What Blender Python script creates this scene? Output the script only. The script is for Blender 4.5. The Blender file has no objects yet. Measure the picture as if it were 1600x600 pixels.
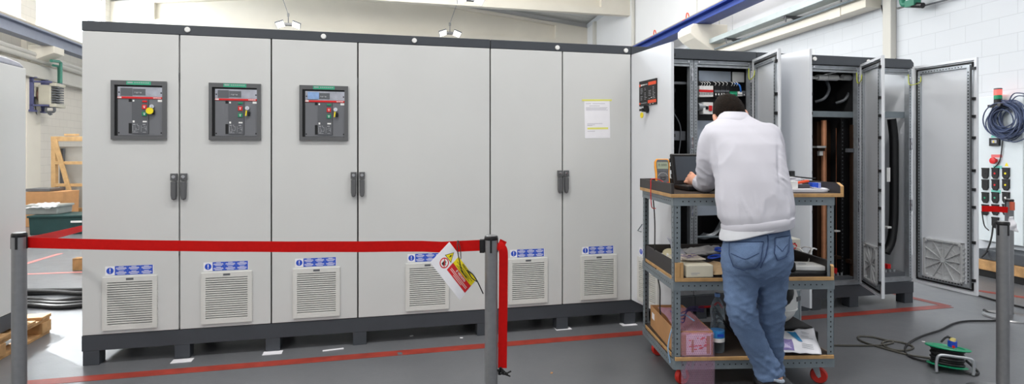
import bpy, bmesh, math, random
from mathutils import Vector, Matrix, noise
R = math.radians
random.seed(7)
C = bpy.context.scene.collection
EYE = 1.325                 # camera height
F = 900.0                   # focal length in pixels of the 1600 px frame
CX, HY = 800.0, 238.0       # principal column, horizon row

# ------------------------------------------------------------------ helpers
def at(x, y, Y):            # the point seen at pixel x,y at the distance Y
    return Vector(((x-CX)*Y/F, Y, EYE+(HY-y)*Y/F))
def ground(x, y, z=0.0):    # the point on the floor seen at pixel x,y
    return at(x, y, (EYE-z)*F/(y-HY))

TH = math.atan(.2432)       # heading of the cabinet row (and of the back wall)
RO = Vector((.9164, 4.433, 0))
RU = Vector((math.cos(TH), math.sin(TH), 0))
RN = Vector((-math.sin(TH), math.cos(TH), 0))
RM = Matrix.Translation(RO) @ Matrix.Rotation(TH, 4, 'Z')
def row(x, y, d=0.0):       # pixel -> (s along the row, z) on the row's front plane set back by d
    o = RO + RN*d; a = (x-CX)/F; t = math.tan(TH)
    Y = (o.y - t*o.x)/(1 - t*a)
    return ((a*Y-o.x)/math.cos(TH), EYE+(HY-y)*Y/F)

def lin(c):
    c = c/255.0
    return c/12.92 if c <= .04045 else ((c+.055)/1.055)**2.4
def rgb(r, g, b): return (lin(r), lin(g), lin(b), 1)

MATS = {}
def mat(name, col, rough=.5, metal=0.0, var=.05, scale=6.0, bump=0.0, bscale=60.0, coat=0.0, emit=0.0, spec=.5, trans=0.0, ior=1.45):
    m = bpy.data.materials.new(name); m.use_nodes = True
    nt = m.node_tree; b = nt.nodes['Principled BSDF']
    tc = nt.nodes.new('ShaderNodeTexCoord')
    n = nt.nodes.new('ShaderNodeTexNoise'); n.inputs['Scale'].default_value = scale; n.inputs['Detail'].default_value = 4
    nt.links.new(tc.outputs['Object'], n.inputs['Vector'])
    r = nt.nodes.new('ShaderNodeValToRGB')
    lo = [max(0, c*(1-var)) for c in col[:3]]+[1]; hi = [min(1, c*(1+var)) for c in col[:3]]+[1]
    r.color_ramp.elements[0].position = .3; r.color_ramp.elements[0].color = lo
    r.color_ramp.elements[1].position = .7; r.color_ramp.elements[1].color = hi
    nt.links.new(n.outputs['Fac'], r.inputs['Fac']); nt.links.new(r.outputs['Color'], b.inputs['Base Color'])
    b.inputs['Roughness'].default_value = rough; b.inputs['Metallic'].default_value = metal
    b.inputs['Coat Weight'].default_value = coat; b.inputs['Specular IOR Level'].default_value = spec
    b.inputs['Transmission Weight'].default_value = trans; b.inputs['IOR'].default_value = ior
    if emit:
        b.inputs['Emission Color'].default_value = col; b.inputs['Emission Strength'].default_value = emit
    if bump:
        n2 = nt.nodes.new('ShaderNodeTexNoise'); n2.inputs['Scale'].default_value = bscale; n2.inputs['Detail'].default_value = 3
        nt.links.new(tc.outputs['Object'], n2.inputs['Vector'])
        bp = nt.nodes.new('ShaderNodeBump'); bp.inputs['Strength'].default_value = bump; bp.inputs['Distance'].default_value = .01
        nt.links.new(n2.outputs['Fac'], bp.inputs['Height']); nt.links.new(bp.outputs['Normal'], b.inputs['Normal'])
    MATS[name] = m
    return m

def pane_mat(name, col, alpha, rough=.03, tint=.5):
    m = bpy.data.materials.new(name); m.use_nodes = True
    nt = m.node_tree; nt.nodes.clear()
    out = nt.nodes.new('ShaderNodeOutputMaterial'); mix = nt.nodes.new('ShaderNodeMixShader')
    t = nt.nodes.new('ShaderNodeBsdfTransparent'); g = nt.nodes.new('ShaderNodeBsdfPrincipled')
    g.inputs['Base Color'].default_value = col; g.inputs['Roughness'].default_value = rough
    lw = nt.nodes.new('ShaderNodeLayerWeight'); lw.inputs['Blend'].default_value = .25
    mp = nt.nodes.new('ShaderNodeMath'); mp.operation = 'MULTIPLY_ADD'; mp.inputs[1].default_value = .35; mp.inputs[2].default_value = alpha
    nt.links.new(lw.outputs['Facing'], mp.inputs[0]); nt.links.new(mp.outputs[0], mix.inputs['Fac'])
    t.inputs['Color'].default_value = [1-tint+tint*c for c in col[:3]]+[1]
    nt.links.new(t.outputs[0], mix.inputs[1]); nt.links.new(g.outputs[0], mix.inputs[2]); nt.links.new(mix.outputs[0], out.inputs['Surface'])
    return m

def spline(pts, n=6):
    pts = [Vector(p) for p in pts]
    P = [pts[0]*2-pts[1]]+pts+[pts[-1]*2-pts[-2]]
    out = []
    for i in range(1, len(P)-2):
        p0, p1, p2, p3 = P[i-1:i+3]
        for k in range(n):
            t = k/n
            out.append(.5*((2*p1)+(p2-p0)*t+(2*p0-5*p1+4*p2-p3)*t*t+(3*p1-p0-3*p2+p3)*t**3))
    out.append(pts[-1])
    return out

class MB:
    def __init__(s, M=None): s.bm = bmesh.new(); s.mi = 0; s.M = M or Matrix()
    def v(s, co): return s.bm.verts.new(s.M @ Vector(co))
    def f(s, vs):
        try: fc = s.bm.faces.new(vs)
        except ValueError: return
        fc.material_index = s.mi
    def box(s, x0, x1, y0, y1, z0, z1):
        p = [s.v((x, y, z)) for z in (z0, z1) for y in (y0, y1) for x in (x0, x1)]
        for q in ((0, 1, 3, 2), (4, 6, 7, 5), (0, 4, 5, 1), (2, 3, 7, 6), (0, 2, 6, 4), (1, 5, 7, 3)): s.f([p[i] for i in q])
        return s
    def cbox(s, c, sx, sy, sz, rot=None):
        M0 = s.M
        if rot is not None: s.M = M0 @ Matrix.Translation(c) @ rot.to_4x4(); c = (0, 0, 0)
        s.box(c[0]-sx/2, c[0]+sx/2, c[1]-sy/2, c[1]+sy/2, c[2]-sz/2, c[2]+sz/2); s.M = M0
        return s
    def quad(s, a, b, c, d): s.f([s.v(p) for p in (a, b, c, d)]); return s
    def prism(s, poly, a0, a1, ax='y'):   # polygon in the two other axes, extruded along ax
        def mk(p, a):
            return {'y': (p[0], a, p[1]), 'x': (a, p[0], p[1]), 'z': (p[0], p[1], a)}[ax]
        A = [s.v(mk(p, a0)) for p in poly]; B = [s.v(mk(p, a1)) for p in poly]
        s.f(A); s.f(B[::-1])
        for i in range(len(poly)): j = (i+1) % len(poly); s.f([A[i], B[i], B[j], A[j]])
        return s
    def rings(s, rs, closed=True, cap=True):   # rs: list of rings of points
        V = [[s.v(p) for p in r] for r in rs]; n = len(V[0])
        for a, b in zip(V[:-1], V[1:]):
            for i in range(n if closed else n-1): s.f([a[i], a[(i+1) % n], b[(i+1) % n], b[i]])
        if cap and closed: s.f(V[0][::-1]); s.f(V[-1])
        return s
    def tube(s, pts, r, n=8, cap=True, flat=1.0):
        pts = [Vector(p) for p in pts]; rr = r if isinstance(r, (list, tuple)) else [r]*len(pts)
        t = (pts[1]-pts[0]).normalized()
        u = t.orthogonal().normalized(); rs = []
        for i, p in enumerate(pts):
            a = pts[max(0, i-1)]; b = pts[min(len(pts)-1, i+1)]
            t = (b-a).normalized() if (b-a).length > 1e-9 else t
            u = (u-t*u.dot(t)); u = u.normalized() if u.length > 1e-6 else t.orthogonal().normalized()
            w = t.cross(u)
            rs.append([p+(u*math.cos(k*2*math.pi/n)+w*flat*math.sin(k*2*math.pi/n))*rr[i] for k in range(n)])
        return s.rings(rs, True, cap)
    def cyl(s, p0, p1, r, r1=None, n=20): return s.tube([p0, p1], [r, r if r1 is None else r1], n)
    def lathe(s, prof, c=(0, 0, 0), n=24, ax=None):
        M0 = s.M; s.M = M0 @ Matrix.Translation(c)
        if ax is not None: s.M = s.M @ Vector((0, 0, 1)).rotation_difference(Vector(ax)).to_matrix().to_4x4()
        s.rings([[(max(r, 1e-4)*math.cos(k*2*math.pi/n), max(r, 1e-4)*math.sin(k*2*math.pi/n), z) for k in range(n)] for r, z in prof])
        s.M = M0; return s
    def ball(s, c, r, n=16, m=10, rot=None):
        r = (r, r, r) if not isinstance(r, (tuple, list)) else r
        M0 = s.M; s.M = M0 @ Matrix.Translation(c)
        if rot is not None: s.M = s.M @ rot.to_4x4()
        s.rings([[(r[0]*max(math.sin(math.pi*j/m), .02)*math.cos(k*2*math.pi/n), r[1]*max(math.sin(math.pi*j/m), .02)*math.sin(k*2*math.pi/n), -r[2]*math.cos(math.pi*j/m)) for k in range(n)] for j in range(m+1)])
        s.M = M0; return s
    def torus(s, c, R_, r, n=28, m=8, ax=(0, 0, 1), sx=1, sy=1):
        q = Vector((0, 0, 1)).rotation_difference(Vector(ax))
        pts = [Vector(c)+q @ Vector((R_*sx*math.cos(a*2*math.pi/n), R_*sy*math.sin(a*2*math.pi/n), 0)) for a in range(n+1)]
        return s.tube(pts, r, m)
    def ribbon(s, pts, w, t=.0016, up=(0, 0, 1)):   # a strap along pts, w wide along up
        up = Vector(up); pts = [Vector(p) for p in pts]; rs = []
        for i, p in enumerate(pts):
            d = (pts[min(i+1, len(pts)-1)]-pts[max(i-1, 0)]).normalized(); u = (up-d*up.dot(d)).normalized(); nn = d.cross(u)
            rs.append([p+u*w/2+nn*t, p+u*w/2-nn*t, p-u*w/2-nn*t, p-u*w/2+nn*t])
        return s.rings(rs)
    def text(s, body, size, M, align='CENTER', bold=0.0):
        cu = bpy.data.curves.new('t', 'FONT'); cu.body = body; cu.size = size; cu.align_x = align; cu.align_y = 'CENTER'
        cu.offset = bold; cu.resolution_u = 2
        o = bpy.data.objects.new('t', cu); C.objects.link(o); bpy.context.view_layer.update()
        me = bpy.data.meshes.new_from_object(o.evaluated_get(bpy.context.evaluated_depsgraph_get()))
        vs = [s.v(M @ v.co) for v in me.vertices]
        for p in me.polygons: s.f([vs[i] for i in p.vertices])
        bpy.data.objects.remove(o); bpy.data.curves.remove(cu); bpy.data.meshes.remove(me)
        return s
    def build(s, name, mats, parent=None, bevel=0.0, smooth=False, seg=2, ang=40):
        bmesh.ops.recalc_face_normals(s.bm, faces=s.bm.faces[:])
        me = bpy.data.meshes.new(name); s.bm.to_mesh(me); s.bm.free()
        for m in (mats if isinstance(mats, (list, tuple)) else [mats]): me.materials.append(m)
        if smooth:
            for p in me.polygons: p.use_smooth = True
            me.set_sharp_from_angle(angle=R(ang))
        o = bpy.data.objects.new(name, me); C.objects.link(o)
        if parent is not None: o.parent = parent
        if bevel:
            b = o.modifiers.new('b', 'BEVEL'); b.width = bevel; b.segments = seg; b.limit_method = 'ANGLE'; b.angle_limit = R(50)
        return o

def tag(o, label, cat, group=None):
    o['label'] = label; o['category'] = cat
    if group: o['group'] = group
    return o
def thing(name, label, cat, loc=(0, 0, 0), rz=0.0, group=None):
    o = bpy.data.objects.new(name, None); C.objects.link(o); o.empty_display_size = .1
    o.location = loc; o.rotation_euler = (0, 0, rz)
    return tag(o, label, cat, group)
def struct(o): o['kind'] = 'structure'; return o
FRONT = Matrix.Rotation(R(90), 4, 'X')      # text lying in xy -> standing in xz, facing -y
def front_text(x, y, z): return Matrix.Translation((x, y, z)) @ FRONT

# ------------------------------------------------------------------ materials
paint = mat('light_grey_paint', rgb(209, 210, 209), .38, var=.02, scale=2, bump=.02, bscale=300)
paint_blue = mat('light_grey_inner_paint', rgb(220, 223, 228), .35, var=.03, scale=2)
anth = mat('anthracite_paint', rgb(66, 70, 76), .45, var=.04, bump=.02, bscale=300)
charcoal = mat('charcoal_plastic', rgb(94, 95, 97), .4, var=.04)
slate = mat('slate_plastic', rgb(96, 99, 104), .45, var=.04)
black = mat('black_plastic', rgb(22, 22, 24), .4, var=.1)
rubber = mat('black_rubber', rgb(16, 16, 17), .7, var=.1)
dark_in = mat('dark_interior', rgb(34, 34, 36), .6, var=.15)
white = mat('white_plastic', rgb(236, 236, 234), .45, var=.02)
whitep = mat('white_paper', rgb(238, 237, 242), .8, var=.02, scale=20)
filt = mat('filter_plastic', rgb(188, 190, 192), .5, var=.03)
vent = mat('vent_plastic', rgb(214, 214, 210), .5, var=.02)
steel = mat('brushed_steel', rgb(168, 168, 170), .33, 1.0, var=.06, scale=30)
zinc = mat('galvanised_steel', rgb(168, 173, 178), .42, .5, var=.12, scale=25)
silver = mat('silver_plate', rgb(190, 190, 198), .22, .9, var=.25, scale=9)
chrome = mat('chrome', rgb(225, 225, 228), .12, 1.0, var=.02)
red = mat('red_webbing', rgb(196, 12, 10), .7, var=.05, scale=60, bump=.1, bscale=400, spec=.2)
redp = mat('red_plastic', rgb(214, 34, 38), .4, var=.03)
green = mat('green_plastic', rgb(24, 138, 98), .4, var=.05)
sgreen = mat('green_sticker', rgb(60, 168, 132), .5, var=.04)
blue = mat('blue_sticker', rgb(40, 80, 196), .45, var=.03)
blueb = mat('blue_beam_paint', rgb(42, 66, 140), .45, var=.1)
yellow = mat('yellow_plastic', rgb(244, 222, 30), .45, var=.03)
orange = mat('orange_plastic', rgb(244, 160, 34), .42, var=.03)
redorange = mat('red_orange_plastic', rgb(236, 84, 44), .45, var=.03)
wood = mat('pine_wood', rgb(200, 164, 116), .65, var=.12, scale=14, bump=.1)
ply = mat('plywood', rgb(190, 150, 100), .55, var=.16, scale=18)
pallet = mat('pallet_wood', rgb(178, 138, 92), .8, var=.25, scale=12, bump=.2)
card = mat('cardboard', rgb(184, 138, 94), .8, var=.08, scale=10)
cable = mat('black_cable', rgb(30, 30, 32), .55, var=.1)
copper = mat('copper', rgb(246, 172, 130), .3, .35, var=.12, scale=14)
brass = mat('brown_bar', rgb(62, 44, 32), .4, .3, var=.2)
steelgrey = mat('painted_grey_steel', rgb(128, 138, 144), .45, .25, var=.1, scale=12, bump=.05)
tan = mat('tan_rail', rgb(170, 160, 144), .5, var=.08)
heater_paint = mat('cream_paint', rgb(196, 192, 176), .5, var=.05)
crate_green = mat('dark_green_plastic', rgb(28, 62, 62), .5, var=.08)
greybin = mat('grey_clear_plastic', rgb(150, 154, 152), .35, var=.1)
lampm = mat('lamp_glow', (1, .98, .94, 1), .5, emit=9.0)
led_red = mat('red_lamp_glow', (1, .06, .05, 1), .4, emit=2.5)
pclear = pane_mat('clear_plastic', (.9, .93, .95, 1), .10)
pbottle = pane_mat('bottle_plastic', (.70, .80, .88, 1), .03)
pwrap = pane_mat('pink_wrap', (.93, .66, .82, 1), .07, .2, .25)
pbag = pane_mat('polythene_bag', (.86, .87, .9, 1), .38, .2)
glass = pane_mat('window_glass', (.9, .95, 1, 1), .03)
# ------------------------------------------------------------------ the setting
def floor_material():
    m = bpy.data.materials.new('painted_concrete'); m.use_nodes = True
    nt = m.node_tree; b = nt.nodes['Principled BSDF']; L = nt.links
    tc = nt.nodes.new('ShaderNodeTexCoord')
    def noi(s, d=6, r=.6):
        n = nt.nodes.new('ShaderNodeTexNoise'); n.inputs['Scale'].default_value = s; n.inputs['Detail'].default_value = d; n.inputs['Roughness'].default_value = r
        L.new(tc.outputs['Object'], n.inputs['Vector']); return n
    a = noi(.9); c = noi(9); f = noi(70, 3)
    r1 = nt.nodes.new('ShaderNodeValToRGB')
    r1.color_ramp.elements[0].position = .3; r1.color_ramp.elements[0].color = rgb(100, 102, 106)
    r1.color_ramp.elements[1].position = .7; r1.color_ramp.elements[1].color = rgb(109, 111, 115)
    L.new(a.outputs['Fac'], r1.inputs['Fac'])
    r2 = nt.nodes.new('ShaderNodeValToRGB')
    r2.color_ramp.elements[0].position = .62; r2.color_ramp.elements[0].color = (0, 0, 0, 1)
    r2.color_ramp.elements[1].position = .78; r2.color_ramp.elements[1].color = (1, 1, 1, 1)
    L.new(c.outputs['Fac'], r2.inputs['Fac'])
    mx = nt.nodes.new('ShaderNodeMixRGB'); mx.inputs['Color2'].default_value = rgb(92, 94, 98)
    k = nt.nodes.new('ShaderNodeMath'); k.operation = 'MULTIPLY'; k.inputs[1].default_value = .15
    L.new(r2.outputs['Color'], k.inputs[0]); L.new(k.outputs[0], mx.inputs['Fac']); L.new(r1.outputs['Color'], mx.inputs['Color1'])
    L.new(mx.outputs['Color'], b.inputs['Base Color'])
    rr = nt.nodes.new('ShaderNodeMapRange'); rr.inputs['To Min'].default_value = .26; rr.inputs['To Max'].default_value = .38
    L.new(c.outputs['Fac'], rr.inputs['Value']); L.new(rr.outputs[0], b.inputs['Roughness'])
    bp = nt.nodes.new('ShaderNodeBump'); bp.inputs['Strength'].default_value = .06; bp.inputs['Distance'].default_value = .01
    L.new(f.outputs['Fac'], bp.inputs['Height']); L.new(bp.outputs['Normal'], b.inputs['Normal'])
    return m
def block_material(name, base, line, bw=.4, rh=.2, mortar=.006):
    m = bpy.data.materials.new(name); m.use_nodes = True
    nt = m.node_tree; b = nt.nodes['Principled BSDF']; L = nt.links
    tc = nt.nodes.new('ShaderNodeTexCoord'); sp = nt.nodes.new('ShaderNodeSeparateXYZ'); cb = nt.nodes.new('ShaderNodeCombineXYZ')
    L.new(tc.outputs['Object'], sp.inputs[0]); L.new(sp.outputs['X'], cb.inputs['X']); L.new(sp.outputs['Z'], cb.inputs['Y'])
    br = nt.nodes.new('ShaderNodeTexBrick'); L.new(cb.outputs[0], br.inputs['Vector'])
    br.inputs['Scale'].default_value = 1; br.inputs['Brick Width'].default_value = bw; br.inputs['Row Height'].default_value = rh
    br.inputs['Mortar Size'].default_value = mortar; br.inputs['Mortar Smooth'].default_value = .6
    br.inputs['Color1'].default_value = base; br.inputs['Color2'].default_value = [c*.975 for c in base[:3]]+[1]; br.inputs['Mortar'].default_value = line
    L.new(br.outputs['Color'], b.inputs['Base Color']); b.inputs['Roughness'].default_value = .75
    bp = nt.nodes.new('ShaderNodeBump'); bp.inputs['Strength'].default_value = .15; bp.inputs['Distance'].default_value = .01; bp.invert = True
    L.new(br.outputs['Fac'], bp.inputs['Height']); L.new(bp.outputs['Normal'], b.inputs['Normal'])
    return m
wall_blocks = block_material('white_painted_blocks', rgb(208, 212, 217), rgb(194, 198, 203))
wall_cream = block_material('cream_painted_blocks', rgb(228, 222, 212), rgb(206, 200, 190))
plaster = mat('white_plaster', rgb(226, 227, 228), .8, var=.02, scale=.8)
concrete = mat('painted_concrete_beam', rgb(232, 226, 213), .75, var=.03, scale=1.5)
concrete_grey = mat('grey_painted_concrete', rgb(205, 203, 196), .75, var=.04, scale=1.5)
roofm = mat('roof_panels', rgb(216, 216, 212), .7, var=.03, scale=1)
linered = mat('red_floor_paint', rgb(150, 56, 44), .45, var=.25, scale=9)
linepink = mat('faded_red_floor_paint', rgb(196, 120, 116), .45, var=.15, scale=9)

floor = struct(MB().box(-20, 12, -7, 27, -.1, 0).build('floor', floor_material()))

# right wall: plane X = 6.32 - .153 Y; left wall: X = -7.91 - .267 Y; back wall: Y = 21.39 + .243 X
AR = math.atan(-.153); AL = math.atan(-.267)
def right_frame(off):     # local x runs into the depth along the right wall, y points away from the hall, z up
    return Matrix.Translation((6.32-off, 0, 0)) @ Matrix.Rotation(R(90)-AR*1.0, 4, 'Z')
def left_frame(off): return Matrix.Translation((-7.91+off, 0, 0)) @ Matrix.Rotation(R(90)-AL, 4, 'Z')
def rw(Y): return Y/math.cos(AR)
def lw(Y): return Y/math.cos(AL)
# with +x along depth, +y points to -X (left)
def wallobj(name, M, mb, m, **k):
    o = mb.build(name, m, **k); o.matrix_world = M; return o
rwall = struct(wallobj('wall_right', right_frame(0), MB().box(rw(-7), rw(23), -.3, 0, 0, 6.3), wall_blocks))
# the wall field between the concrete beam and the eaves is smooth plaster panels
p = MB()
for y0, y1 in ((-7, 7.72), (7.82, 11.75), (11.77, 17.2), (17.3, 22.4)):
    if y0 > 0: p.box(rw(y0), rw(y1), 0, .02, 3.5, 6.1)
struct(wallobj('trim_1', right_frame(0), p, plaster))
lwl = MB()
WZ0, WZ1 = 4.45, 6.08
wins = [(4.2, 9.3), (12.0, 13.5), (14.15, 18.0)]  # first opening is out of view, added to let daylight and sun in
lwl.box(lw(-7), lw(19), 0, .3, 0, WZ0); lwl.box(lw(-7), lw(19), 0, .3, WZ1, 6.3)
edges = [-7]+[e for w in wins for e in w]+[19]
for a, b in zip(edges[0::2], edges[1::2]): lwl.box(lw(a), lw(b), 0, .3, WZ0, WZ1)
lwall = struct(wallobj('wall_left', left_frame(0), lwl, wall_cream))
for i, (a, b) in enumerate(wins):
    w = MB(); a, b = lw(a), lw(b)
    for k in (0, 2, 4):
        x = a+(b-a)*k/4; w.box(max(a, x-.025), min(b, x+.025), .1, .16, WZ0, WZ1)
    w.box(a, b, .1, .16, WZ0, WZ0+.05); w.box(a, b, .1, .16, WZ1-.05, WZ1); w.box(a-.05, b+.05, -.08, .12, WZ0-.05, WZ0)
    o = struct(wallobj('window_%d' % (i+1), left_frame(0), w, white))
    g = MB().box(a, b, .125, .135, WZ0+.05, WZ1-.05).build('pane', glass, o)
BW = lambda off: Matrix.Translation((0, 21.39+off/math.cos(TH), 0)) @ Matrix.Rotation(TH, 4, 'Z')
bx = lambda X: X/math.cos(TH)
struct(wallobj('wall_back', BW(.35), MB().box(bx(-13.6), bx(3.6), 0, .3, 0, 8), plaster))
# gable girders (bottom 5.5 m, recessed panel), roof following them
RIDGE = bx(-4.9)
def girder(name, off, z0, zr, xr, xl, x_r_rec, x_l_rec, t=.3):
    def top(x): return 6.12+.11*(min(x-xl, xr-x))
    m = MB()
    m.box(xl, xr, 0, .2, z0, zr)                                                  # bottom chord
    m.prism([(xl, zr), (x_l_rec, zr), (x_l_rec, top(x_l_rec)), (xl, top(xl))], 0, .2)
    m.prism([(x_r_rec, zr), (xr, zr), (xr, top(xr)), (x_r_rec, top(x_r_rec))], 0, .2)
    ml, mr = x_l_rec, x_r_rec; mid = (xl+xr)/2
    m.prism([(ml, top(ml)-.1), (mid, top(mid)-.1), (mr, top(mr)-.1), (mr, top(mr)), (mid, top(mid)), (ml, top(ml))], 0, .2)
    m.prism([(ml, zr), (mr, zr), (mr, top(mr)-.1), (mid, top(mid)-.1), (ml, top(ml)-.1)], .17, .3)  # web
    return struct(wallobj(name, BW(off), m, concrete))
girder('trim_2', .1, 5.45, 5.64, bx(2.9), bx(-13.0), bx(1.67), bx(-11.6))
girder('trim_3', -4.55, 5.5, 5.71, bx(3.62), bx(-12.3), bx(2.7), bx(-11.0))
rf = MB()
def roofz(x): return 6.2+.11*min(x-bx(-13.4), bx(4.2)-x)
xl, xm, xr = bx(-13.2), bx(-4.6), bx(5.2)
for k in range(24):
    a = -28+k*1.2
    for x0, x1 in ((xl, xm), (xm, xr)):
        rf.prism([(x0, roofz(x0)), (x1, roofz(x1)), (x1, roofz(x1)+.12), (x0, roofz(x0)+.12)], a+.015, a+1.185)
        rf.prism([(x0, roofz(x0)+.05), (x1, roofz(x1)+.05), (x1, roofz(x1)+.14), (x0, roofz(x0)+.14)], a-.015, a+.015)
struct(wallobj('ceiling', BW(0), rf, roofm))
# right wall: corner post, down pipes, eaves gutter, concrete rail beam
struct(wallobj('trim_4', right_frame(0), MB().box(rw(7.7), rw(7.84), 0, .09, 0, 6.2), concrete_grey, bevel=.01))
m = MB(); m.cyl((rw(17.2), .07, 2.2), (rw(17.2), .07, 6.1), .055, n=12)
o = tag(wallobj('drain_pipe', right_frame(0), m, concrete_grey, smooth=True), 'tall pale drain pipe running up the white wall at the far corner', 'pipe')
struct(wallobj('trim_5', right_frame(0), MB().box(rw(21.0), rw(21.2), 0, .12, 0, 6.1), concrete_grey, bevel=.01))
struct(wallobj('trim_6', right_frame(0), MB().box(rw(7.95), rw(22), 0, .25, 3.32, 3.49), concrete, bevel=.005))
# pilaster on the left wall
struct(wallobj('trim_7', left_frame(0), MB().box(lw(13.5), lw(14.1), -.12, 0, 0, 4.4), MATS['painted_concrete_beam'], bevel=.01))
# red floor lines
def line(pts, w, name, m):
    b = MB(); b.ribbon([Vector((q.x, q.y, .0012)) for q in pts], w, .0006, up=(-.24, .97, 0)); return struct(b.build(name, m))
s0, s1 = ground(60, 599), ground(1480, 478)
line([ground(20, 601), ground(420, 568.5), ground(740, 542), ground(1000, 520.5), ground(1265, 496), ground(1482, 478.5)], .092, 'trim_8', linered)
line([ground(1482, 478.5), ground(1385, 456)], .08, 'trim_9', linered)
line([ground(1500, 450), ground(1640, 471)], .08, 'trim_10', linered)
line([ground(0, 424), ground(95, 396)], .07, 'trim_11', linepink)
line([ground(0, 430), ground(160, 424)], .06, 'trim_12', linepink)

# ------------------------------------------------------------------ cabinets
S = [-3.685, -3.137, -2.587, -2.032, -1.105, -.5545, 0.0, .55, 1.09, 1.63, 2.15, 2.70]
ZB, ZT, DEP = .19, 2.08, .78
GAP = .009
def handle(parent, x, z0=1.02, z1=1.19):
    h = MB()
    h.box(x-.019, x+.019, -.022, 0, z1-.045, z1)
    pr = [(-.017, -.022, z1-.052), (-.017, -.024, z0+.03), (-.012, -.024, z0+.006), (0, -.024, z0), (.012, -.024, z0+.006), (.017, -.024, z0+.03), (.017, -.022, z1-.052)]
    h.rings([[(x+p[0], -.004, p[2]) for p in pr], [(x+p[0], -.021, p[2]) for p in pr], [(x+p[0]*.75, -.03, z0+(p[2]-z0)*.96+.004) for p in pr]])
    h.mi = 1; h.cyl((x, -.021, z1-.022), (x, -.026, z1-.022), .011, n=16)
    return h.build('door_handle', [charcoal, chrome], parent, bevel=.002)
def grille(parent, x0, x1, z0, z1, y=0.0, sgn=-1):
    g = MB(); t = .012*sgn
    def bx_(a, b, c, d, y0, y1): g.box(a, b, min(y0, y1), max(y0, y1), c, d)
    fw = .026
    bx_(x0, x0+fw, z0, z1, y, y+t); bx_(x1-fw, x1, z0, z1, y, y+t)
    bx_(x0+fw, x1-fw, z0, z0+fw, y, y+t); bx_(x0+fw, x1-fw, z1-.032, z1, y, y+t)
    n = 19; h = (z1-.032-z0-fw)/n
    for k in range(n):
        zz = z0+fw+k*h
        g.prism([(y, zz), (y+t, zz), (y+t, zz+h*.42), (y+t*.3, zz+h*.62), (y, zz+h*.62)], x0+fw, x1-fw, 'x')
        bx_(x0-.003, x0, zz, zz+h*.5, y, y+t*.8); bx_(x1, x1+.003, zz, zz+h*.5, y, y+t*.8)
    g.mi = 1; bx_(x0+fw, x1-fw, z0+fw, z1-.03, y+sgn*.0003, y+sgn*.001)
    xm = (x0+x1)/2; bx_(xm-.021, xm+.021, z1-.021, z1-.008, y+t, y+t*1.05)
    return g.build('vent_grille', [vent, slate], parent)
def sticker(parent, x0, x1, z0, z1, y=-.0004):
    g = MB(); h = z1-z0; xs = x0+h*.95
    g.box(x0, x1, y-.0004, y, z0, z1)
    g.mi = 1; g.box(xs, x1-.004, y-.0008, y-.0004, z0, z1)
    c = ((x0+xs)/2, y-.0004, (z0+z1)/2); g.cyl(c, (c[0], y-.0008, c[2]), h*.36, n=24)
    g.mi = 0
    g.box(c[0]-.0028, c[0]+.0028, y-.0011, y-.0008, c[2]-h*.08, c[2]+h*.27); g.box(c[0]-.0028, c[0]+.0028, y-.0011, y-.0008, c[2]-h*.25, c[2]-h*.15)
    w3 = (x1-.004-xs)/3
    for i in range(3):
        for j in range(2):
            a = xs+w3*i; b = z0+h*.5*j
            for k in range(4):
                ww = w3*(.30, .42, .40, .36)[k]*(.55 if k == 3 else 1)
                zz = b+h*(.07+.105*k); g.box(a+w3/2-ww, a+w3/2+ww, y-.0011, y-.0008, zz, zz+h*.05)
    g.mi = 2
    for i in (1, 2): g.box(xs+w3*i-.0007, xs+w3*i+.0007, y-.001, y-.0008, z0, z1)
    g.box(xs, x1-.004, y-.001, y-.0008, z0+h*.49, z0+h*.51)
    return g.build('instruction_sticker', [whitep, blue, MATS['blue_light']], parent)
mat('blue_light', rgb(96, 128, 214), .45)
mat('face_grey', rgb(112, 114, 119), .42, var=.03)
mat('module_grey', rgb(92, 94, 99), .42, var=.03)
mat('print_grey', rgb(176, 178, 182), .5)
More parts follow.
